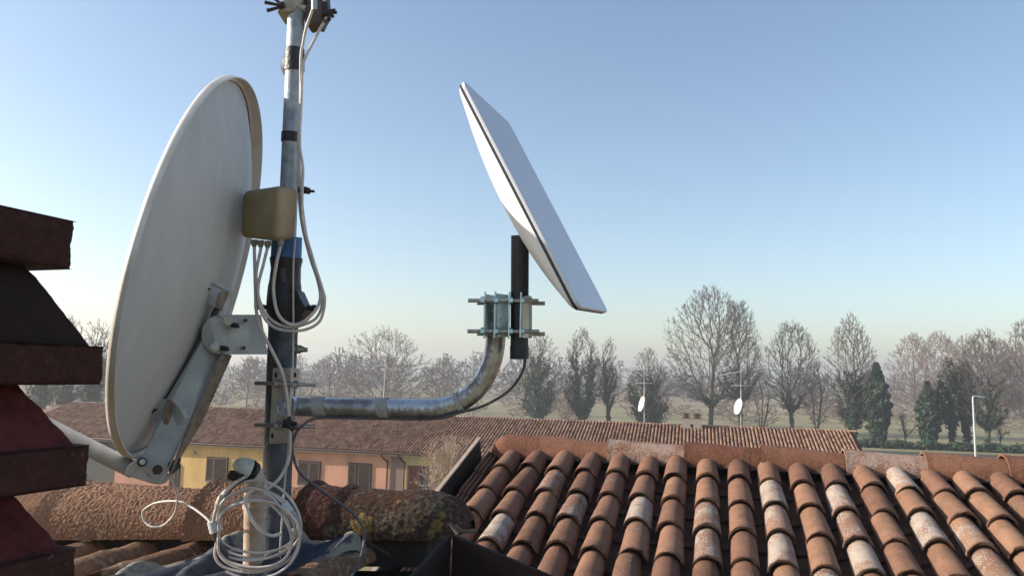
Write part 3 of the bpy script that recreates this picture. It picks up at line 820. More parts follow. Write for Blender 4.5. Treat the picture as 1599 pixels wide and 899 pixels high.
for ci in range(ncols):
    t0 = first + ci * SP2
    for j in range(N_UP + 2):
        s0 = -.10 + j * EX; s1 = s0 + EX + .07
        if ci <= 1 and j > 4: continue
        warm = min(1, max(0, .2 + .5 * ci / 15 + rr.gauss(0, .27)))
        l = .1 if rr.random() < .8 else .42
        if (ci, j) in VERY : l = 1.0
        elif (ci, j) in PALE: l = .72
        m.cc = (warm, l, 0, 1)
        m.cc = (warm, l, 0, 1)
        jx = rr.gauss(0, .005); jt = rr.gauss(0, .007)
        c0 = RP + RD2 * (t0 + jx) + DN2 * s0 - N2 * .052
        c1 = RP + RD2 * (t0 + jx + jt) + DN2 * (s1 + rr.gauss(0, .012)) - N2 * (.052 - .022 + rr.gauss(0, .0035))
        tile_arc(m, c0, c1, RD2, N2, .066 + rr.gauss(0, .002), .080 + rr.gauss(0, .002), nseed=ci * 10 + j, hf=1.05)
        # pan tile
        mp_.cc = (max(0, warm * .4 - .1), .3 if rr.random() < .3 else 0, .42, 1)
        c0 = RP + RD2 * (t0 - SP2 / 2) + DN2 * (s0 + .02) - N2 * (.058)
        c1 = RP + RD2 * (t0 - SP2 / 2) + DN2 * (s1 + .02) - N2 * (.058 - .016)
        tile_arc(mp_, c0, c1, RD2, N2, .085, .075, sign=-1, nseed=ci * 7 + j, lip=False, hf=.7)
mp_.c = [(c[0], c[1], .24, 1) for c in mp_.c]
m.build('cover_tiles', M_tile, roof, 50, recalc=True)
mp_.build('channel_tiles', M_tile, roof, 50, recalc=True)
# flat verge tiles: stacked edges at the left
m = MB()
for j in range(7):
    for k in range(3):
        m.cc = (.55, .3 if k == 0 else .0, 0, 1)
        a_ = RP + RD2 * (first - SP2 * .95 + k * .026) + DN2 * (-.06 + j * EX + k * .0) + N2 * (-.035 - k * .010)
        m.box(a_ + DN2 * EX * .52, .014, EX * 1.06, .030, RD2, DN2 + N2 * .04)
m.build('verge_tiles', M_tile, roof)
# roof deck and house body below
m = MB()
tl, tr = first - SP2 * 1.6, first + ncols * SP2
a_ = RP + RD2 * tl - N2 * .12; SLn = 3.4
back = UH2 * math.cos(TH2) - Vector((0, 0, math.sin(TH2)))
m.prism([a_, a_ + DN2 * SLn, a_ + DN2 * SLn - Vector((0, 0, .1)), a_ - Vector((0, 0, .1))], RD2 * (tr - tl))
m.prism([a_ + UH2 * .02, a_ + UH2 * .02 + back * SLn, a_ + UH2 * .02 + back * SLn - Vector((0, 0, .1)), a_ + UH2 * .02 - Vector((0, 0, .1))], RD2 * (tr - tl))
m.build('roof_deck', M_dark, roof)
m = MB(); a_ = RP + RD2 * (tl + .12) - Vector((0, 0, .28))
q1, q2 = a_ + UH2 * 2.9, a_ - UH2 * 2.9
m.prism([Vector((q2.x, q2.y, -CZ)), Vector((q2.x, q2.y, a_.z - .85)), a_, Vector((q1.x, q1.y, a_.z - .85)), Vector((q1.x, q1.y, -CZ))], RD2 * (tr - tl - .3))
m.build('wall', MATS['salmon_plaster'], roof)
# raised verge board
m = MB(); v0 = RP + RD2 * (first - SP2 * 1.33) + N2 * .012 - DN2 * .06
m.box(v0 + DN2 * 1.7 - N2 * .052, .022, 3.4, .214, RD2, DN2, N2)
m.build('verge_board', M_brown, roof, bevel=.004)
m = MB(); m.box(v0 + DN2 * 1.7 + N2 * .062, .026, 3.42, .012, RD2, DN2, N2); m.build('verge_capping', M_verge, roof)
# mortar / felt under the ridge
m = MB(); m.box(RP + RD2 * (tl + tr) / 2 + UH2 * .14 - Vector((0, 0, .06)), tr - tl - .25, .2, .09, RD2, UH2); m.build('ridge_bedding', M_dark, roof)
# wavy lead-grey closure under the ridge tiles
m = MB()
cl = lambda u, v: RP + RD2 * (first + (u * ncols - .5) * SP2) + DN2 * (.035 - .12 * (1 - v)) + N2 * (.002 + .012 * math.cos(2 * math.pi * (u * ncols - .5)) + .006 * noise.noise(Vector((u * 90, v * 3, 0))) - .022 * v * (1 - math.cos(2 * math.pi * (u * ncols - .5))) / 2)
m.grid(cl, ncols * 12 + 1, 4); m.build('closure_strip', mat('closure_clay', (.07, .038, .03), (.04, .022, .018), .9, scale=30), roof, 60)
# ridge tiles, each one a part
joints = [757, 835, 948, 1068, 1190, 1322, 1450, 1578, 1712, 1850]
lich = [0, .25, .95, .15, .1, 1.0, .1, .3, .2]
for i in range(len(joints) - 1):
    ta, tb = tpos(joints[i]), tpos(joints[i + 1])
    m = MB(); m.cc = ([.2, .75, .3, .1, .5, .35, .8, .6, .4][i], lich[i], 0, 1)
    axis = RP + UH2 * .135 + Vector((0, 0, .005))
    nu, nv = 22, 40
    def rt_(u, v, off=0):
        a2 = math.pi * (u * 1.06 - .03); tt_ = ta + (tb + .05 - ta) * v
        r = .146 - .030 * v - off
        if i == 0 : r = (.138 - off) * (1 - .9 * max(0, (.35 - v) / .35) ** 2.2) if v < .35 else .138 - off
        if i: r += .004 * max(0, 1 - v * 22)
        r += .004 * math.sin(v * 3 + i * 2)
        r += .0016 * noise.noise(Vector((u * 30 + i * 9, v * 45, off))) * (2 if lich[i] > .9 else 1) + .003 * noise.noise(Vector((u * 5, v * 4 + i * 3, 7)))
        return axis + RD2 * tt_ - UH2 * math.cos(a2) * r + Vector((0, 0, 1)) * (math.sin(a2) * r * 1.0 - .03)
    m.grid(lambda u, v: rt_(u, v), nu, nv); m.grid(lambda u, v: rt_(u, v, .014), nu, 3)
    m.grid(lambda u, v: rt_(u, 0, .014 * v), nu, 2)
    for uu in (0, 1): m.grid(lambda u, v: rt_(uu, u, .014 * v), nv, 2)
    m.build('ridge_tile', M_ridge, roof, 50, label='ridge tile frosted with white lichen' if lich[i] > .9 else None)

# ------------------------------------------------------------------ our own roof (lower left)
U3 = direc(1250, 440)
UH3 = Vector((U3.x, U3.y, 0)).normalized()
A0, A1 = at(150, 831, 2.16), at(690, 838, 2.12)       # front lower edge of the ridge tiles
RD3 = (A1 - A0).normalized()
DN3 = -(U3 - RD3 * U3.dot(RD3) * .0).normalized()
N3 = RD3.cross(-DN3).normalized(); N3 = N3 if N3.z > 0 else -N3
own = thing('mossy_roof', 'old mossy clay roof under the mast with a rough granular ridge', 'roof', at(420, 840, 2.3))
SP3 = .156
tcol0 = (at(294, 843, 2.16) - A0).dot(RD3)
m = MB(); mp_ = MB(); rr = random.Random(5)
for ci in range(-4, 4):
    t0 = tcol0 + ci * SP3
    for j in range(5):
        s0 = -.12 + j * .33; s1 = s0 + .40
        m.cc = (rr.uniform(.3, .8), rr.choice([.2, .45, .6]), .15, 1)
        c0 = A0 + RD3 * t0 + DN3 * s0 - N3 * .085; c1 = A0 + RD3 * t0 + DN3 * s1 - N3 * .060
        tile_arc(m, c0, c1, RD3, N3, .044, .056, nseed=ci * 3 + j, n=20, ns=26, amp=.0035, hf=1.0)
        mp_.cc = (rr.uniform(0, .3), .2, 0, 1)
        c0 = A0 + RD3 * (t0 - SP3 / 2) + DN3 * (s0 + .03) - N3 * .085; c1 = c0 + DN3 * .42 + N3 * .016
        tile_arc(mp_, c0, c1, RD3, N3, .066, .060, sign=-1, lip=False, hf=.7)
m.build('cover_tiles', M_oldtile, own, 60); mp_.build('channel_tiles', M_oldtile, own, 60)
m = MB(); a_ = A0 - RD3 * 1.5 - N3 * .16
m.prism([a_ - DN3 * .1, a_ + DN3 * 2.0, a_ + DN3 * 2.0 - Vector((0, 0, .08)), a_ - DN3 * .1 - Vector((0, 0, .08))], RD3 * 2.44)
bk3 = (UH3 * .95 - Vector((0, 0, .3)))
a_ = A0 - RD3 * 1.5 + UH3 * .12 - Vector((0, 0, .12))
m.prism([a_, a_ + bk3 * 1.6, a_ + bk3 * 1.6 - Vector((0, 0, .08)), a_ - Vector((0, 0, .08))], RD3 * 2.40)
m.box(A0 + RD3 * -.26 + UH3 * .13 - Vector((0, 0, .05)), 2.35, .16, .09, RD3, UH3)
m.build('roof_deck', M_dark, own)
# ridge tiles
specs = [(-160, 60, M_nridge, .3, 1.0, 0), (40, 300, M_nridge, .55, 1.0, .35), (286, 462, M_nridge, .3, 1.0, .3), (447, 545, M_oldtile, .0, 1.0, .1), (505, 708, M_lichen, .2, .90, .75)]
labs = ['granular orange ridge tile mostly behind the chimney', 'long sunlit granular ridge tile under the reflector', 'granular ridge tile behind the coiled cable', 'smooth dark red ridge tile right of the mast', 'dark rounded end ridge tile spotted with yellow lichen']
NX3 = -UH3
for i, (xa, xb, mt, tint, sc, lc) in enumerate(specs):
    tA = (at(xa, 835, 2.15) - A0).dot(RD3); tB = (at(xb, 835, 2.13) - A0).dot(RD3)
    m = MB(); m.cc = (tint, lc, 0, 1)
    rough_ = i in (0, 1, 2); nu, nv = (130, 210) if i else (40, 60)
    axis = A0 + UH3 * .130 + Vector((0, 0, -.004 * (i % 2)))
    def rt3(u, v, off=0):
        a2 = math.pi * (u * 1.1 - .05); tt_ = tA + (tB - tA) * v
        r = (.128 - .026 * v) * sc - off
        if i == 4 and v > .45: r = (.131 - .0095) * sc * math.sqrt(max(0.02, 1 - ((v - .45) / .56) ** 3.0)) - off
        r += .008 * max(0, 1 - v * 12)
        p = Vector((u * 3.3, tt_ * 11, i * 4.3))
        if off == 0:
            if rough_:
                q = Vector((a2 * .131, tt_, i)) 
                r += (.0040 + .003 * noise.noise(q * 7)) * noise.noise(q * 150) + .0022 * noise.noise(q * 260) + .002 * noise.noise(q * 9)
            else:
                q = Vector((a2 * .131, tt_, i)); r += .0016 * noise.noise(q * 60) + .003 * noise.noise(q * 10)
        return axis + RD3 * tt_ - UH3 * math.cos(a2) * r + Vector((0, 0, 1)) * (math.sin(a2) * r)
    m.grid(lambda u, v: rt3(u, v), nu, nv); m.grid(lambda u, v: rt3(u, v, .014), nu, 4)
    m.grid(lambda u, v: rt3(u, 0, .014 * v), nu, 2)
    for uu in (0, 1): m.grid(lambda u, v: rt3(uu, u, .014 * v), nv, 2)
    rtile = m.build('ridge_tile', mt, own, 75, label=labs[i])
    if i == 4:    # yellow lichen rosettes growing on it
        for (lx, ly, lr) in ((558, 818, .0345), (672, 822, .020), (676, 805, .013), (665, 834, .013), (641, 800, .006), (606, 783, .008), (525, 828, .006), (617, 800, .004), (640, 826, .005)):
            tt_ = ((at(lx, 835, 2.13) - A0).dot(RD3) - tA) / (tB - tA)
            best = min((abs((at_p := rt3(uu / 60, tt_)).dot(UP) / at_p.dot(FWD) - (H0 / 2 - ly) / F), uu / 60) for uu in range(0, 31))[1]
            c = rt3(best, tt_); e1 = (rt3(best, tt_ + .02) - c).normalized(); e2 = (rt3(best + .02, tt_) - c).normalized(); nn_ = e1.cross(e2).normalized()
            if nn_.dot(c) > 0: nn_ = -nn_
            lm_ = MB(); n_ = 30
            def ros(u, v):
                a2 = 6.28318 * u; lob = 1 + .16 * math.sin(a2 * 5 + lx) + .16 * noise.noise(Vector((math.cos(a2) * 3, math.sin(a2) * 3, lx)))
                rr_ = lr * v * lob
                du = rr_ * math.cos(a2) / ((rt3(best, tt_ + .02) - c).length / .02); dv = rr_ * math.sin(a2) / ((rt3(best + .02, tt_) - c).length / .02)
                p = rt3(min(1, max(0, best + dv)), min(1, max(0, tt_ + du)))
                return p + nn_ * (.0012 * (1 - v ** 4) + .0007 * noise.noise(p * 260) + (-.002 if v == 1 else 0))
            lm_.grid(ros, n_, 9, True); lm_.build('lichen_patch', M_yellow, rtile, 60)
m = MB(); a_ = A0 - RD3 * 1.3 - Vector((0, 0, .3)) + UH3 * .2
m.box(A0 - RD3 * .2 + UH3 * 0 - Vector((0, 0, 5.6)), 2.3, 2.4, 9.0, RD3, Vector((-RD3.y, RD3.x, 0)), Vector((0, 0, 1)))
m.build('wall', MATS['pale_yellow_plaster'], own)
# brown sheet metal verge box closing the roof on the right
m = MB()
c_ = at(706, 834, 2.02); dn = Vector((0, 0, -.5))
pr = at(835, 888, 1.86); pr2 = at(1010, 965, 1.7)
m.prism([c_, pr, pr2, pr2 + dn, c_ + dn], UH3 * .012 + RD3 * .002)
pl = at(630, 915, 1.72); pl2 = at(520, 1010, 1.45)
m.prism([c_ - RD3 * .002, pl, pl2, pl2 + dn, c_ + dn - RD3 * .002], RD3 * -.012 + UH3 * .002)
m.build('metal_verge', M_brown, own, bevel=.003, label='dark brown folded sheet metal at the roof corner')
# debris by the end of the ridge
m = MB(); m.tube([at(710, 822, 2.08), at(722, 829, 2.07), at(745, 829, 2.06)], [.010, .006, .003], 6); m.tube([at(702, 816, 2.08), at(716, 832, 2.07)], [.004, .009], 6)
m.build('twig', M_bark, own)

# lead skirt at the mast foot
skirt = MB()
def lead(u, v):
    # u along the ridge, v down the slope
    x = 372 + u * 195 - v * 75 * (1 - u * .3); y = 852 - 12 * math.sin(u * 3.0) + v * 95
    t_ = (u - .1)
    p = A0 + RD3 * ((at(x, 840, 2.1) - A0).dot(RD3)) + DN3 * (.0 + v * .42)
    w = .018 + .040 * max(0, math.cos(2 * math.pi * (((p - A0).dot(RD3) - tcol0) / SP3))) * .75
    w += .016 * noise.noise(p * 9) + .007 * noise.noise(p * 26)
    edge = min(u, 1 - u, v + .15) 
    w -= .03 * max(0, (.05 - edge) / .05)
    return p - N3 * .030 + N3 * w
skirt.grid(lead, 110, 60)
skirt.c = [((.5), max(0.0, 1.6 - min(i % 110, 109 - i % 110, i // 110 + 1) / 7.0, 1.9 - (i % 110) / 20.0), 0, 1) for i in range(110 * 60)]  # pale oxide along the edges; pale left part is sunlight put into the colour
skirt.grid(lambda u, v: lead(u, v) - N3 * .004, 90, 3)
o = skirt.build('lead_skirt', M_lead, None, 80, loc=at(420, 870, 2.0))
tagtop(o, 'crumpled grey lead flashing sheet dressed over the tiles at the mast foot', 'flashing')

# ------------------------------------------------------------------ louvred chimney at the left
ca = rad(20)
Df = Vector((math.sin(ca), math.cos(ca), 0)); Dr = Vector((math.cos(ca), -math.sin(ca), 0))
s2 = .20
Cc = at(165, 570, 1.30); cen = Vector((Cc.x, Cc.y, 0)) - (Df + Dr) * s2
ch = thing('louvred_chimney', 'dark red stepped chimney cap with mossy slabs cut off by the left edge', 'chimney', Vector((cen.x, cen.y, -.55)))
def sq(s, z): return [cen + Df * a_ * s + Dr * b_ * s + Vector((0, 0, z)) for a_, b_ in ((-1, -1), (1, -1), (1, 1), (-1, 1))]
def zat(px, py, s):
    q = cen + (Df + Dr) * s; d = direc(px, py); return d.z * math.hypot(q.x, q.y) / math.hypot(d.x, d.y)
levels_ = [('slab', .158, zat(107, 420, .158), zat(107, 345, .158)),
           ('slab', s2, zat(165, 600, s2), zat(165, 541, s2)),
           ('slab', .193, zat(155, 756, .193), zat(155, 694, .193)),
           ('slab', .188, zat(148, 925, .188), zat(148, 852, .188))]
def rough_box(mb, lo, hi, n=22, amp=.0032):
    """four cornered block between rings lo and hi with worn, slightly uneven faces"""
    for k in range(4):
        a0, a1, b0, b1 = lo[k], lo[(k + 1) % 4], hi[k], hi[(k + 1) % 4]
        def fn(u, v, a0=a0, a1=a1, b0=b0, b1=b1):
            p = a0.lerp(a1, u).lerp(b0.lerp(b1, u), v); nn_ = (p - (lo[0] + lo[2]) / 2); nn_.z = 0
            k_ = (min(1, u * (1 - u) * 30)) * min(1, v * (1 - v) * 14 + .0)
            return p + nn_.normalized() * (noise.noise(p * 40) * amp + noise.noise(p * 130) * amp * .5 + (k_ - 1) * .0055 - max(0, noise.noise(p * 22 + Vector((3, 1, 7))) - .25) * .012 * (1 - min(1, v * (1 - v) * 8)))
        mb.grid(fn, n * 2, n)
    for ring in (lo, hi): 
        mb.add(ring, [(0, 1, 2, 3)])
for i, (nm, s_, zb, zt_) in enumerate(levels_):
    m = MB(); m.cc = (.45, .30, .30, 1); rough_box(m, sq(s_, zb), sq(s_, zt_)); m.build('slab', M_chimslab, ch, 40)
    if i:
        zup = levels_[i - 1][2]
        m = MB(); m.cc = ([0, .1, .75, .55][i], .12, [0, .62, .05, .10][i], 1); rough_box(m, sq(s_ - .012, zt_ - .004), sq(.113, zup + .002)); m.build('sloping_collar', M_chim, ch, 40)
m = MB(); m.cc = (.4, .1, .1, 1); rough_box(m, sq(.17, -.9), sq(.17, levels_[3][2] + .002), amp=.001); m.build('shaft', M_chim, ch, 40)

# ------------------------------------------------------------------ mast
MD = 2.0
def mx(y): return 463.5 + (427 - 463.5) * y / 880.0
mb_ = at(mx(905), 905, MD)
mast = thing('antenna_mast', 'tall grey steel mast with black and blue tape rising from the mossy roof', 'mast', mb_)
m = MB(); m.cyl(at(mx(395), 395, MD), at(mx(-40), -40, MD), .0235, 28, .0215); m.build('upper_tube', M_mast, mast, 40)
m = MB(); m.cyl(at(mx(930), 930, MD), at(mx(385), 385, MD), .0375, 32); m.build('lower_tube', M_mastdark, mast, 40)
m = MB(); m.tube([at(mx(111) + .5, 111, MD), at(mx(95), 95, MD), at(mx(76), 76, MD)], [.0262, .0258, .0245], 28); m.build('black_tape', M_black, mast, 40)
m = MB(); m.tube([at(mx(222), 222, MD), at(mx(207), 207, MD)], .0252, 28); m.build('black_tape', M_black, mast, 40)
m = MB(); m.tube([at(mx(408), 408, MD), at(mx(370), 370, MD)], [.0388, .0385], 28); m.build('blue_tape', M_blue, mast, 40)
m = MB()
wr = [(402, .0395), (406, .040), (420, .0375), (440, .0385), (448, .041), (470, .0435), (490, .043), (505, .038), (512, .0375)]
path = [at(mx(y), y, MD) for y, r in wr]
n_ = 28; 
m.tube(path, [r + .0006 for y, r in wr], n_)
for v_ in m.v: 
    v_ += Vector((noise.noise(v_ * 40), noise.noise(v_ * 40 + Vector((9, 0, 0))), 0)) * .0035
m.build('tape_wrap', M_black, mast, 60)
m = MB()
m.prism([at(452, 445, 1.965), at(463, 452, 1.965), at(470, 468, 1.965), at(477, 480, 1.965), at(470, 497, 1.965), at(452, 508, 1.965)], Vector((0, .08, 0)))
m.cyl(at(465, 479, 1.99), at(487, 481, 1.99), .0065, 10); m.cyl(at(486, 481, 1.99), at(494, 481, 1.99), .0095, 10)
m.build('clamp_body', M_plastic, mast, 40, bevel=.003); m = MB(); m.cyl(at(424, 482, 1.99), at(408, 478, 1.99), .0065, 10); m.cyl(at(408, 478, 1.99), at(398, 478, 1.99), .0095, 10)
m.build('clamp_knob', M_plastic, mast, 40, bevel=.003)
m = MB(); m.cyl(at(455, 545, 1.99), at(480, 546, 1.99), .006, 10)
for a_, b_, r_ in ((458, 464, .014), (465, 470, .011), (470, 474, .008)): m.cyl(at(a_, 545, 1.99), at(b_, 545.5, 1.99), r_, 6)
m.build('bolt', M_bolt, mast, 40)
# the small disc behind the upper tube
m = MB(); c = at(449, 104, 2.06); ax = Vector((.97, .22, .1)).normalized(); ux = Vector((-.22, .97, 0)).normalized(); vx = ax.cross(ux)
m.grid(lambda u, v: c + (ux * math.cos(6.2832 * u) + vx * math.sin(6.2832 * u)) * .036 * v - ax * .018 * (1 - v * v), 24, 6, True)
m.grid(lambda u, v: c + (ux * math.cos(6.2832 * u) + vx * math.sin(6.2832 * u)) * .036 * v - ax * (.018 * (1 - v * v) - .002), 24, 6, True)
m.build('disc', M_mastdark, mast, 40)

# head bracket at the top of the mast
hb = thing('mast_head_clamp', 'clamp with wing nuts and cable box at the very top of the mast', 'clamp', at(463, 20, 2.0))
m = MB()
m.prism([at(432, 19, 1.975), at(456, 19, 1.975), at(472, 4, 1.975), at(474, -14, 1.975), at(448, -14, 1.975), at(438, 6, 1.975)], Vector((0, .075, 0)))
m.build('bracket', mat('beige_zinc', (.36, .31, .25), (.22, .18, .15), .45, .5, 40), hb, bevel=.003)
m = MB()
for a_, b_ in (((438, 9), (414, 4)), ((440, 11), (417, 17)), ((438, 6), (424, -6))):
    m.tube([at(*a_, 1.97), at(*b_, 1.97)], [.0035, .0052], 8)
m.cyl(at(434, 9, 1.97), at(443, 7, 1.97), .008, 10)
m.build('wing_nut', mat('purple_black', (.03, .015, .03), rough=.45), hb, 40)
m = MB()
m.prism([at(477, -16, 1.99), at(509, -16, 1.99), at(511, 18, 1.99), at(506, 26, 1.99), at(499, 40, 1.99), at(492, 36, 1.99), at(481, 41, 1.99), at(475, 33, 1.99)], Vector((0, .05, 0)))
m.build('cable_box', mat('box_brown', (.085, .06, .05), (.05, .035, .03), .5, .1, 20), hb, bevel=.005)
m = MB(); m.prism([at(500, 2, 1.975), at(511, 2, 1.975), at(512, 22, 1.975), at(502, 24, 1.975)], Vector((0, .04, 0))); m.build('latch', M_plastic, hb, bevel=.002)
m = MB()
for b_ in ((526, 20), (521, 27), (524, 16)): m.tube([at(510, 19, 1.98), at(*b_, 1.98)], [.006, .0042], 8)
m.cyl(at(507, 31, 1.98), at(508, 36, 1.98), .004, 8)
m.build('wing_nut', MATS['purple_black'], hb, 40)
m = MB(); m.cyl(at(468, 12, 1.965), at(478, 14, 1.965), .009, 10); m.cyl(at(491, -6, 1.95), at(491, 16, 1.95), .008, 10); m.build('connector', M_bolt, hb, 40)

# ------------------------------------------------------------------ junction box
jb = thing('junction_box', 'olive beige plastic junction box with four cable glands strapped to the mast', 'junction box', at(420, 335, 1.90))
Xb = Vector((math.cos(rad(32)), math.sin(rad(32)), 0)); Yb = Vector((-math.sin(rad(32)), math.cos(rad(32)), 0))
Zb = (Vector((0, 0, 1)) - Vector((1, 0, 0)) * -.05).normalized()
f1 = [at(377, 298, 1.93), at(437, 289, 1.84), at(467, 293, 1.945)]
f2 = [at(373, 371, 1.93), at(430, 378, 1.84), at(462, 374, 1.945)]
f1.append(f1[0] + f1[2] - f1[1]); f2.append(f2[0] + f2[2] - f2[1])
m = MB(); m.hexa([f2[0], f2[1], f2[2], f2[3], f1[0], f1[1], f1[2], f1[3]])
o = m.build('body', M_olive, jb); b_ = o.modifiers.new('bevel', 'BEVEL'); b_.width = .017; b_.segments = 5
for p_ in o.data.polygons: p_.use_smooth = False
for gx, gy, gd in ((397, 374, 1.915), (407, 375, 1.90), (418, 376, 1.885), (438, 374, 1.87)):
    m = MB(); m.cyl(at(gx, gy, gd), at(gx, gy + 8, gd), .0085, 8); m.cyl(at(gx, gy + 6, gd), at(gx, gy + 11, gd), .0062, 10); m.build('cable_gland', mat('gland', (.24, .19, .16), rough=.5), jb, 40)
m = MB(); m.bbox(at(474, 297, 1.97), .026, .02, .016, (1, 0, 0), (0, 1, 0), .003); m.cyl(at(478, 298, 1.965), at(491, 299, 1.965), .0035, 8); m.cyl(at(480, 298, 1.965), at(484, 298.5, 1.965), .0085, 6)
m.build('strap_bolt', M_plastic, jb, 40)

# ------------------------------------------------------------------ reflector dish
dc = Vector((-.798, 1.9, .2645)); Ra, Rb = .418, .498
def rotm(a, b):
    return Matrix.Rotation(a, 3, 'Z') @ Matrix.Rotation(b, 3, 'Y')
DR = rotm(.1635, .1663) @ Matrix.Rotation(-.533, 3, 'X')
def dl(x, y, z): return dc + DR @ Vector((x, y, z))
dish = thing('satellite_dish', 'large white enamel satellite dish seen from behind on the mast', 'satellite dish', dl(.1, 0, -.4))
def shell(u, v, off=0):
    a2 = 6.28318 * u
    rim = v
    return dl(.095 * (1 - v * v) + off, Ra * .985 * v * math.cos(a2), Rb * .985 * v * math.sin(a2))
m = MB(); m.grid(lambda u, v: shell(u, v * .999 + .001), 120, 30, True); m.grid(lambda u, v: shell(u, v * .999 + .001, -.004), 120, 30, True)
m.build('reflector', M_dish, dish, 60)
m = MB()
prof = [(.985, -.004), (1.0, -.006), (1.012, .000), (1.014, .010), (1.012, .040), (1.006, .042), (1.003, .038), (1.004, .012), (.998, .005), (.985, .004)]
def rimf(u, v):
    k = v * (len(prof) - 1); i = min(int(k), len(prof) - 2); f = k - i
    s_ = prof[i][0] * (1 - f) + prof[i + 1][0] * f; x_ = prof[i][1] * (1 - f) + prof[i + 1][1] * f
    a2 = 6.28318 * u; x_ *= (.64 + .36 * math.cos(a2 - .533)) if x_ > .005 else 1; return dl(x_, Ra * s_ * math.cos(a2), Rb * s_ * math.sin(a2))
m.grid(rimf, 140, len(prof), True); m.build('rim', M_rim, dish, 50)
# support channel on the back
def quadprism(name, pts, ext, mt, bevel=.002, parent=None, label=None):
    m = MB(); m.prism(pts, ext); return m.build(name, mt, parent or dish, bevel=bevel, label=label)
DV = Vector((.0, .07, 0))
ch_top, ch_bot = 1.93, 1.80
quadprism('support_channel', [at(330, 498, 1.800), at(362, 508, 1.850), at(345, 552, 1.790), at(299, 650, 1.750), at(259, 740, 1.700), at(248, 756, 1.700), at(222, 730, 1.700), at(222, 714, 1.700), at(260, 622, 1.750), at(316, 530, 1.790)], Vector((.002, .003, .001)), M_arm)
quadprism('channel_side', [at(346, 552, 1.788), at(298, 652, 1.748), at(262, 744, 1.698), at(278, 716, 1.780), at(313, 660, 1.830), at(359, 556, 1.890)], Vector((.006, .0, .003)), M_rust, label='rust stained side of the support channel')
quadprism('channel_shadow_edge', [at(344, 474, 1.820), at(330, 508, 1.805), at(268, 612, 1.760), at(258, 626, 1.760), at(252, 622, 1.785), at(262, 606, 1.785), at(324, 500, 1.830), at(336, 474, 1.845)], Vector((.004, .006, .0)), mat('shadow_enamel', (.13, .12, .12), rough=.7))  # dark edge strip; the arm's shadow on the dish is put into its colour
quadprism('upper_tab', [at(320, 441, 1.800), at(333, 440, 1.795), at(357, 455, 1.810), at(354, 468, 1.810), at(343, 484, 1.788), at(330, 476, 1.790), at(315, 464, 1.800), at(314, 451, 1.800)], Vector((.008, .012, 0)), M_arm, .002)
quadprism('tab_fold', [at(336, 476, 1.786), at(343, 456, 1.786), at(358, 453, 1.820), at(350, 474, 1.820), at(345, 486, 1.792)], Vector((.004, -.004, 0)), M_rust, .001)
quadprism('lower_tab', [at(233, 644, 1.745), at(240, 628, 1.745), at(252, 623, 1.742), at(268, 622, 1.738), at(283, 640, 1.735), at(288, 652, 1.735), at(283, 662, 1.735), at(272, 664, 1.736), at(246, 663, 1.740), at(236, 655, 1.745)], Vector((.008, .012, 0)), M_arm, .002)
quadprism('tab_fold', [at(262, 622, 1.733), at(274, 632, 1.731), at(262, 662, 1.731), at(247, 663, 1.733)], Vector((.003, -.004, 0)), M_rust, .001)
m = MB()
for bx, by, d_ in ((322, 449, 1.788), (239, 637, 1.732)):
    m = MB(); m.prism([at(bx - 6, by - 4, d_), at(bx + 5, by + 1, d_), at(bx + 9, by + 2, d_), at(bx + 3, by + 5, d_), at(bx - 1, by + 9, d_), at(bx - 6, by + 4, d_)], Vector((0, -.004, 0))); m.build('tab_bolt', mat('rust_bolt', (.07, .04, .03), rough=.7, metal=.3), dish, bevel=.001)
# mount plate to the mast
rnd = [at(328 + 17 * 0 + 28 * (math.cos(a_) - 0) * .98 + 14, 522 + 30.5 * math.sin(a_), 1.785) for a_ in [rad(x) for x in range(95, 266, 12)]]
mp = [at(352, 491, 1.803), at(404, 491, 1.910), at(415, 553, 1.910), at(346, 553, 1.783)] + rnd
pl_ = quadprism('mount_plate', mp, Vector((.004, .006, 0)), M_arm, .0015)
m = MB()
for bx, by in ((356, 501), (336, 541)):
    m = MB(); m.cyl(at(bx, by, 1.772), at(bx + .5, by, 1.788), .0115, 6); m.cyl(at(bx, by, 1.762), at(bx, by, 1.774), .0075, 12); m.build('bolt', M_bolt, dish, 40)
m = MB()
for bx, by, d_ in ((366, 507, 1.795), (350, 543, 1.779)):
    m = MB(); m.prism([at(bx - 6, by - 4, d_), at(bx + 2, by - 3, d_), at(bx + 4, by + 3, d_), at(bx, by + 5, d_), at(bx - 7, by + 3, d_)], Vector((0, .02, 0))); m.build('slot', M_plastic, dish)
for bx, by in ((384, 500), (381, 543)):
    m = MB(); m.cyl(at(bx, by, 1.82), at(bx, by, 1.90), .0042, 10); m.build('bolt_hole', M_plastic, dish)
m = MB()
for bx, by in ((222, 721), (246, 733)):
    m = MB(); m.tube([at(bx, by, 1.695), at(bx, by, 1.683)], .0105, 16); m.build('bolt_collar', MATS['rust_bolt'], dish, 40)
m = MB(); m.cyl(at(222.5, 720.5, 1.690), at(222.5, 720.5, 1.676), .0070, 6); m.build('bolt', M_bolt, dish, 40)
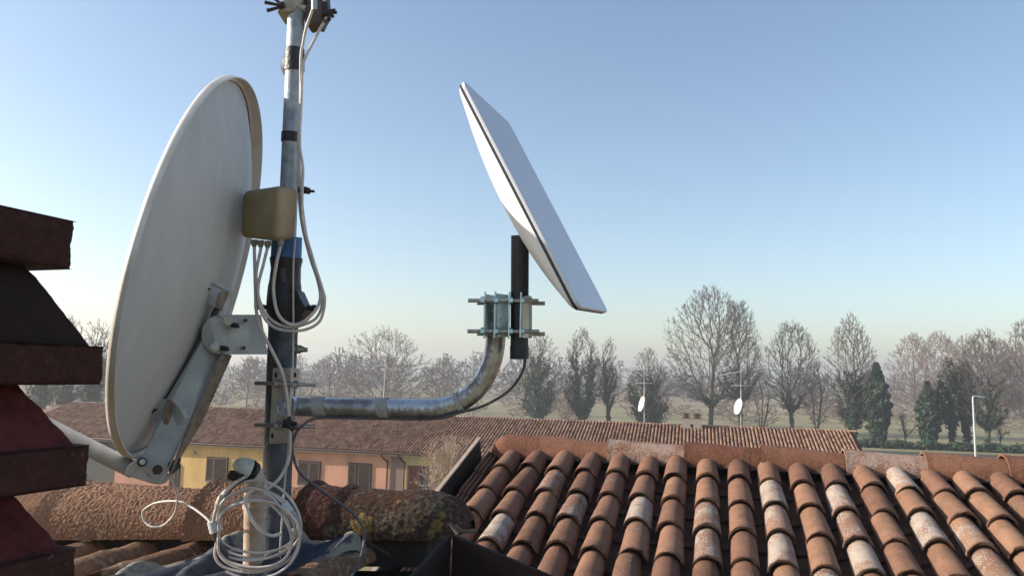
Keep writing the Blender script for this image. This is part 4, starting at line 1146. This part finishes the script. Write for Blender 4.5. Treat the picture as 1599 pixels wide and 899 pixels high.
# feed arm going left to the converter
quadprism('arm_socket', [at(196, 728, 1.705), at(218, 712, 1.705), at(232, 742, 1.705), at(262, 741, 1.705), at(250, 757, 1.705), at(236, 755, 1.705), at(194, 742, 1.705)], Vector((0, .03, 0)), M_arm, .004)
m = MB(); m.tube([at(210, 734, 1.735), at(118, 688, 1.68), at(-14, 622, 1.60)], .0185, 20); m.build('feed_arm', M_arm, dish, 40)
m = MB(); e_ = at(-14, 622, 1.60); m.tube([e_, e_ + Vector((-.01, 0, .02)), e_ + Vector((.004, .03, .04))], [.02, .024, .028], 20); m.build('converter', M_white, dish, 40)
quadprism('end_clip', [at(262, 722, 1.705), at(277, 714, 1.735), at(274, 732, 1.735), at(264, 740, 1.705)], Vector((.006, .008, 0)), M_plastic, .001)

# ------------------------------------------------------------------ flat panel antenna
PC = Vector((.00355345, 1.6837609, .40234617))
PR = Matrix.Rotation(-.31294969, 3, 'Z') @ Matrix.Rotation(-.48485137, 3, 'Y') @ Matrix.Rotation(.06170014, 3, 'X')
PL, PW = .594, .383
def pl3(x, y, z): return PC + PR @ Vector((x, y, z))
flat = thing('flat_antenna', 'flat white rectangular internet antenna tilted on a black pole', 'antenna', pl3(-.06, PW / 2, 0))
def rrect(y0, y1, z0, z1, r, n=6):
    pts = []
    for cy, cz, a0 in ((y1 - r, z1 - r, 0), (y0 + r, z1 - r, 90), (y0 + r, z0 + r, 180), (y1 - r, z0 + r, 270)):
        for k in range(n + 1):
            a2 = rad(a0 + 90 * k / n); pts.append((cy + r * math.cos(a2), cz + r * math.sin(a2)))
    return pts
def slab(x0, x1, ins, r):
    m = MB(); pts = rrect(ins, PW - ins, -PL / 2 + ins, PL / 2 - ins, r); m.prism([pl3(x0, a_, b_) for a_, b_ in pts], PR @ Vector((x1 - x0, 0, 0))); return m
slab(.001, .010, 0, .022).build('front_panel', M_panel, flat, 30, bevel=.002)
slab(-.005, .0005, .0015, .021).build('gasket', M_gasket, flat, 30)
m = MB()
def hull(u, v):
    y = u * PW; z = (v - .5) * PL
    fu = (1 - abs(2 * u - 1) ** 2.6); fv = (1 - abs(2 * v - 1) ** 2.2)
    r_ = .022
    yy, zz = y, z
    ey, ez = max(0, abs(y - PW / 2) - (PW / 2 - r_)), max(0, abs(z) - (PL / 2 - r_))
    if ey and ez:
        L2 = math.hypot(ey, ez)
        if L2 > 0:
            k = max(ey, ez) / L2
            yy = PW / 2 + math.copysign(PW / 2 - r_ + ey * k, y - PW / 2); zz = math.copysign(PL / 2 - r_ + ez * k, z)
    h = .053 * max(0, fu) ** .55 * max(0, fv) ** .8
    return pl3(-.0055 - .004 * min(1, min(u, 1 - u) * 40) * min(1, min(v, 1 - v) * 40) - h, yy * .994 + .001, zz * .994)
m.grid(hull, 60, 90); m.build('back_shell', M_white, flat, 60)

pole = thing('antenna_pole', 'short black pole carrying the flat white antenna', 'pole', at(811, 555, 1.84))
m = MB(); m.cyl(at(811, 559, 1.84), at(812, 368, 1.84), .0215, 28); m.build('tube', M_pole, pole, 40)
m = MB(); m.cyl(at(811, 559.5, 1.84), at(811, 540, 1.84), .0226, 28); m.build('end_sleeve', M_pole, pole, 40)

# ------------------------------------------------------------------ curved steel arm
arm = thing('curved_pipe', 'galvanised steel pipe running right from the mast and bending upwards', 'pipe', at(600, 637, 1.95))
cl_ = [(444, 634, 1.965), (520, 636, 1.955), (600, 637, 1.94), (660, 638, 1.92), (690, 636, 1.91), (722, 625, 1.90), (748, 603, 1.89), (765, 573, 1.885), (773, 540, 1.88), (775, 500, 1.88), (775.5, 470, 1.88)]
cp_ = pp(cl_, 8)
m = MB(); m.tube(cp_, .0242, 32, cap=False)
m.tube(cp_, .0215, 20, cap=True)
m.build('tube', M_galvrust, arm, 50)
def band(i0, i1, r=.0252):
    m = MB(); m.tube(cp_[i0:i1 + 1], [r] * (i1 + 1 - i0), 32, cap=True); return m
for a_, b_, tilt in ((5, 7, .3), (15, 17, .2), (38, 40, 0)):
    m = MB(); seg = smoothpath([cp_[a_], cp_[(a_ + b_) // 2], cp_[b_]], 4); m.tube(seg, .0262, 32, cap=False)
    ctr = seg[len(seg) // 2]; ax = (seg[-1] - seg[0]).normalized()
    for v_ in m.v:
        h_ = (v_ - ctr).z; v_ -= ax * h_ * tilt
    m.build('tape_band', M_tape, arm, 60, recalc=False)
# bracket plate on the mast
bp_ = thing('pipe_bracket', 'zinc angle plate with slots and threaded rods clamping the curved pipe to the mast', 'bracket', at(440, 640, 1.93))
m = MB(); d0 = 1.925
m.prism([at(426, 576, d0), at(429, 574, d0), at(454, 574, d0), at(450, 691, d0), at(422, 693, d0), at(420, 690, d0)], Vector((0, .004, 0)))
m.prism([at(454, 574, d0), at(466, 575, 1.985), at(465, 603, 1.985), at(457, 604, 1.965), at(456, 650, 1.965), at(449, 691, d0)], Vector((.003, .003, 0)))
m.build('plate', mat('zinc_bracket', (.50, .48, .46), (.34, .31, .29), .42, .6, 30, .15, 90), bp_, bevel=.001)
m = MB()
for bx, by in ((431, 585), (461, 585), (425.5, 680)):
    m = MB(); m.prism([at(bx - 1.8, by - 3, 1.923), at(bx, by - 4.5, 1.923), at(bx + 1.8, by - 3, 1.923), at(bx + 1.5, by + 4, 1.923), at(bx - 2, by + 4, 1.923)], Vector((0, -.0012, 0))); m.build('slot', M_plastic, bp_)
for y0_, y1_ in ((598, 601), (663, 666)):
    m = MB(); m.cyl(at(399, y0_, 1.94), at(434, y0_ + 1, 1.915), .0052, 10); m.cyl(at(428, y0_ + .5, 1.905), at(493, y1_, 1.925), .0045, 10)
    m.cyl(at(430, y0_ + .8, 1.905), at(437, y0_ + 1, 1.905), .0105, 6); m.cyl(at(458, y0_ + 2, 1.912), at(465, y0_ + 2.4, 1.912), .0095, 6)
    m.build('threaded_rod', M_bolt, bp_, 40)
m = MB(); m.tube([at(446, 634, 1.918), at(454, 634, 1.955)], .0262, 28); m.build('weld_collar', M_galv, bp_, 40)

# pole clamp
cz = thing('pole_clamp', 'blue grey zinc clamp with four threaded rods joining curved pipe and black pole', 'clamp', at(790, 492, 1.86))
def vplate(name, x0, xm, x1, y0, y1, dA, dM, mt):
    """a folded V plate"""
    m = MB()
    m.prism([at(x0, y0 + 2, dA), at(xm, y0, dM), at(xm, y1, dM), at(x0, y1 - 1, dA)], Vector((.0015, .0035, 0)))
    m.prism([at(xm, y0, dM), at(x1, y0 + 2, dA), at(x1, y1, dA), at(xm, y1, dM)], Vector((-.0015, .0035, 0)))
    return m.build(name, mt, cz, bevel=.0008)
vplate('clamp_plate', 755, 758, 772, 459, 525, 1.875, 1.838, M_zinc)
vplate('clamp_plate', 772, 775, 794, 458, 526, 1.842, 1.832, M_zinc)
m = MB()
for x_, d_ in ((757, 1.838), (773, 1.828), (795, 1.826), (813, 1.812)):
    m = MB(); m.box(at(x_, 492, d_), .0042, .034, .110 if x_ < 800 else .106, (1, 0, 0), (0, 1, 0)); m.build('flange', mat('zinc_edge', (.55, .66, .70), (.42, .52, .56), .35, .8, 40), cz, bevel=.0008)
vplate('clamp_plate', 815, 826, 831, 461, 528, 1.812, 1.818, mat('zinc_light', (.62, .64, .66), (.5, .52, .54), .35, .7, 30))
for y_, xa, xb, d_ in ((469, 731, 841, 1.815), (473, 745, 851, 1.875), (517, 730, 842, 1.815), (521, 745, 851, 1.875)):
    m = MB(); m.cyl(at(xa, y_, d_), at(xb, y_ + .5, d_), .0048, 12); m.build('threaded_rod', M_bolt, cz, 40)
for y_ in (469, 517):
    for xa in (753, 774, 797, 815):
        m = MB(); m.cyl(at(xa - 2.5, y_, 1.815), at(xa + 3.5, y_, 1.815), .0092, 6); m.build('nut', M_zinc, cz, 30)

# ------------------------------------------------------------------ pvc entry pipe with cap
pv = thing('cable_entry_pipe', 'beige pipe with a bent top, black ring and grey end cap beside the mast foot', 'pipe', at(396, 860, 1.90))
path = pp([(395, 905, 1.90), (396, 850, 1.90), (397, 790, 1.895), (397.5, 760, 1.89), (396, 745, 1.885), (389, 734, 1.878)], 6)
m = MB(); m.tube(path, [.0245] * (len(path) - 6) + [.0255, .026, .0262, .026, .0255, .025], 28); m.build('tube', M_pvc, pv, 50)
m = MB(); m.tube([at(396.5, 793, 1.895), at(397, 786, 1.895)], .027, 28); m.build('joint_ring', M_pvc, pv, 40)
m = MB(); m.tube([at(393, 737, 1.88), at(388, 733, 1.873)], .0268, 28); m.build('black_ring', M_black, pv, 40)
m = MB(); m.tube(pp([(388, 733, 1.873), (380, 730, 1.866), (371, 730, 1.858), (365, 732, 1.853)], 4), [.0258, .0258, .0258, .0255, .025, .0245, .024, .023, .021, .019, .017, .014, .010], 28); m.build('end_cap', M_cap, pv, 50)
m = MB(); m.bbox(at(364, 742, 1.845), .024, .02, .020, (1, .1, -.4), (0, 1, 0), .003); m.bbox(at(376, 745, 1.842), .018, .02, .014, (1, 0, .3), (0, 1, 0), .003); m.build('cable_seal', M_black, pv)

# ------------------------------------------------------------------ cables
CG = 'white cables fixed along the mast'
def cable(name, pts, r, mt, label, cat='cable', group=None, n=8):
    p = pp(pts, n); c = p[len(p) // 2]
    m = MB(); m.tube(p, r, 10); o = m.build(name, mt, None, 60, loc=c); return tagtop(o, label, cat, group)
cable('cable', [(497, -14, 1.96), (490, 10, 1.955), (478, 45, 1.96), (473, 70, 1.965), (470, 90, 1.962), (469, 160, 1.965), (466, 230, 1.965), (470, 290, 1.962), (474, 340, 1.95), (484, 395, 1.93), (499, 440, 1.92), (504, 470, 1.915), (494, 496, 1.905), (470, 508, 1.895), (445, 510, 1.89), (420, 496, 1.885), (405, 468, 1.885), (400, 430, 1.89), (406, 395, 1.895), (408, 384, 1.90)], .0038, M_cable,
      'white cable looping from the mast head round to the second gland of the junction box')
cable('cable', [(504, -14, 1.985), (509, 25, 1.99), (500, 45, 1.985), (487, 70, 1.975), (476, 92, 1.965), (472, 110, 1.963), (470, 170, 1.962), (468, 225, 1.96), (473, 262, 1.955), (472, 300, 1.95), (473, 345, 1.94), (488, 402, 1.925), (503, 450, 1.905), (507, 470, 1.90), (500, 500, 1.895), (478, 514, 1.885), (448, 516, 1.88), (424, 508, 1.878), (408, 486, 1.878), (403, 450, 1.88), (412, 410, 1.882), (418, 386, 1.885)], .0038, M_cable,
      'white cable making the outermost hanging loop into the third gland of the junction box')
cable('cable', [(438, 384, 1.87), (431, 415, 1.87), (427, 450, 1.87), (432, 485, 1.87), (446, 503, 1.872), (466, 506, 1.88), (488, 490, 1.89), (500, 468, 1.91), (497, 440, 1.925), (484, 400, 1.94), (472, 350, 1.955), (467, 300, 1.968), (466, 250, 1.972)], .0042, M_cable,
      'white cable hanging in front of the black tape from the rightmost gland')
cable('cable', [(397, 384, 1.915), (398, 420, 1.90), (399, 455, 1.89), (401, 490, 1.885), (411, 520, 1.885), (426, 550, 1.888), (440, 580, 1.893), (447, 610, 1.895), (450, 640, 1.892), (452, 665, 1.895), (453, 700, 1.90), (448, 725, 1.895), (435, 748, 1.885), (415, 764, 1.865), (394, 776, 1.85)], .0042, M_cable,
      'long white cable from the leftmost gland down in front of the bracket to the coil')
cable('cable', [(461, 372, 1.955), (458, 420, 1.948), (458, 500, 1.955), (457, 570, 1.955), (454, 610, 1.91), (452, 660, 1.902), (450, 705, 1.915), (446, 740, 1.93), (442, 790, 1.94), (438, 850, 1.94), (436, 905, 1.94)], .0026, M_cable,
      'thin white cable running straight down the right side of the mast')
m = MB()
for q in ((447, 658), (452, 655), (458, 661), (455, 668), (446, 664)): m.tube([at(452, 662, 1.888), at(q[0] + (q[0] - 452) * .9, q[1] + (q[1] - 662) * .7, 1.886)], [.0075, .004], 7)
m.tube([at(452.5, 657, 1.895), at(452, 668, 1.895)], .0075, 12)
o = m.build('tape_knot', M_black, None, 40, loc=at(452, 662, 1.89)); tagtop(o, 'torn black tape knot holding the white cable at the lower threaded rod', 'tape')
cable('cable', [(820, 556, 1.84), (818, 574, 1.845), (808, 594, 1.85), (793, 611, 1.86), (770, 626, 1.87), (745, 637, 1.875), (720, 643, 1.88), (690, 652, 1.89), (650, 654, 1.91), (600, 653, 1.925), (540, 652, 1.935), (500, 652, 1.935), (484, 656, 1.925), (466, 670, 1.91), (457, 692, 1.905), (459, 715, 1.905), (468, 737, 1.91), (492, 758, 1.93), (520, 778, 1.965), (548, 798, 1.985), (566, 822, 1.985), (568, 850, 1.95), (560, 878, 1.90), (548, 902, 1.86)], .0036, M_dcable,
      'dark antenna cable running along the underside of the steel pipe and over the ridge')
# coil of spare cable
rc = random.Random(12)
cpts = []
turns = 7; N_ = turns * 22
for i in range(N_ + 1):
    a_ = 2 * math.pi * i / 22 + 2.2; k = i / 22
    rx = 62 + 8 * math.sin(k * 2.1) + 6 * math.sin(k * 5.3); ry = 56 + 10 * math.sin(k * 1.7 + 1)
    sag = 3.5 * (k - 3)
    cx_, cy_ = 398 + 5 * math.sin(k * 1.3), 822 + 2.5 * (k - 3)
    x_ = cx_ + rx * math.cos(a_) + (6 * math.sin(2 * a_)); y_ = cy_ + ry * math.sin(a_) + (sag if math.sin(a_) > 0 else 0) * math.sin(a_)
    # the turns are tied together at the left side
    w_ = max(0, -math.cos(a_)) ** 3
    x_ = x_ * (1 - w_) + (337 + .8 * k) * w_; y_ += 0
    cpts.append(at(x_, y_, 1.845 - .0052 * k + .004 * math.sin(a_ * 3)))
m = MB(); m.tube(smoothpath(cpts, 3), .0033, 10)
coil = thing('cable_coil', 'loose coil of grey white cable tied at its left hanging on the beige pipe', 'cable coil', at(398, 825, 1.83))
m.build('cable', M_cable, coil, 60)
m = MB(); m.tube(pp([(345, 772, 1.81), (336, 800, 1.81), (333, 815, 1.81)], 3), .004, 8); m.build('cable_tail', M_cable, coil, 60)
m = MB(); m.tube([at(333, 812, 1.825), at(338, 829, 1.825)], [.0145, .0155], 14); m.build('tape_tie', mat('tie_tape', (.52, .56, .58), rough=.45), coil, 50)
m = MB(); m.tube([at(441, 786, 1.825), at(452, 800, 1.825)], [.013, .013], 14); m.build('tape_tie', MATS['tie_tape'], coil, 50)
m = MB()
for i in range(26):
    a_ = i / 25; bx, by = 452 + 16 * a_ + rc.uniform(-3, 3), 792 + 34 * a_ + rc.uniform(-3, 3)
    m.tube([at(bx, by, 1.82), at(bx + rc.uniform(2, 7), by + rc.uniform(-5, 3), 1.815)], [.0011, .0006], 5)
m.build('frayed_wire', M_cable, coil)
cable('cable', [(379, 748, 1.84), (366, 757, 1.835), (352, 770, 1.83), (338, 795, 1.825), (331, 815, 1.825), (336, 838, 1.825), (352, 862, 1.83), (374, 888, 1.84), (392, 905, 1.85)], .0058, M_dcable,
      'thick dark sheathed cable dropping from the grey end cap behind the coil')
cable('cable', [(383, 744, 1.835), (370, 752, 1.83), (356, 764, 1.822), (346, 776, 1.815)], .0036, M_cable, 'short white cable end coming out of the grey end cap')
cable('cable', [(396, 764, 1.80), (386, 772, 1.79), (383, 784, 1.785), (392, 808, 1.78), (408, 828, 1.785), (425, 836, 1.79), (440, 832, 1.80)], .0040, M_cable, 'white cable strand hanging loose inside the coil')
cable('cable', [(262, 742, 1.73), (272, 758, 1.80), (277, 780, 1.88), (272, 802, 1.92), (256, 819, 1.93), (238, 822, 1.93), (225, 812, 1.94), (224, 797, 1.94), (240, 786, 1.93), (262, 782, 1.91), (285, 784, 1.89), (308, 797, 1.86), (326, 812, 1.83), (334, 822, 1.82)], .0028, M_cable,
      'thin cream cable with a single loop lying over the sunlit ridge')

# ------------------------------------------------------------------ haze
hz = MB()
X0, X1, Y0, Y1, Z0, Z1 = -1210, 1210, -95, 1410, -CZ - 1.0, 34
hz.hexa([Vector(p) for p in ((X0, Y0, Z0), (X1, Y0, Z0), (X1, Y1, Z0), (X0, Y1, Z0), (X0, Y0, Z1), (X1, Y0, Z1), (X1, Y1, Z1), (X0, Y1, Z1))])
hm = bpy.data.materials.new('haze'); hm.use_nodes = True
hn = hm.node_tree; hn.nodes.remove(hn.nodes['Principled BSDF'])
pv_ = hn.nodes.new('ShaderNodeVolumePrincipled')
pv_.inputs['Color'].default_value = (.94, .96, 1, 1); pv_.inputs['Density'].default_value = .00085; pv_.inputs['Anisotropy'].default_value = .35
hn.links.new(pv_.outputs[0], hn.nodes['Material Output'].inputs['Volume'])
o = hz.build('haze', hm); tagtop(o, 'thin pale winter haze lying over the meadow and trees', 'haze', kind='stuff')
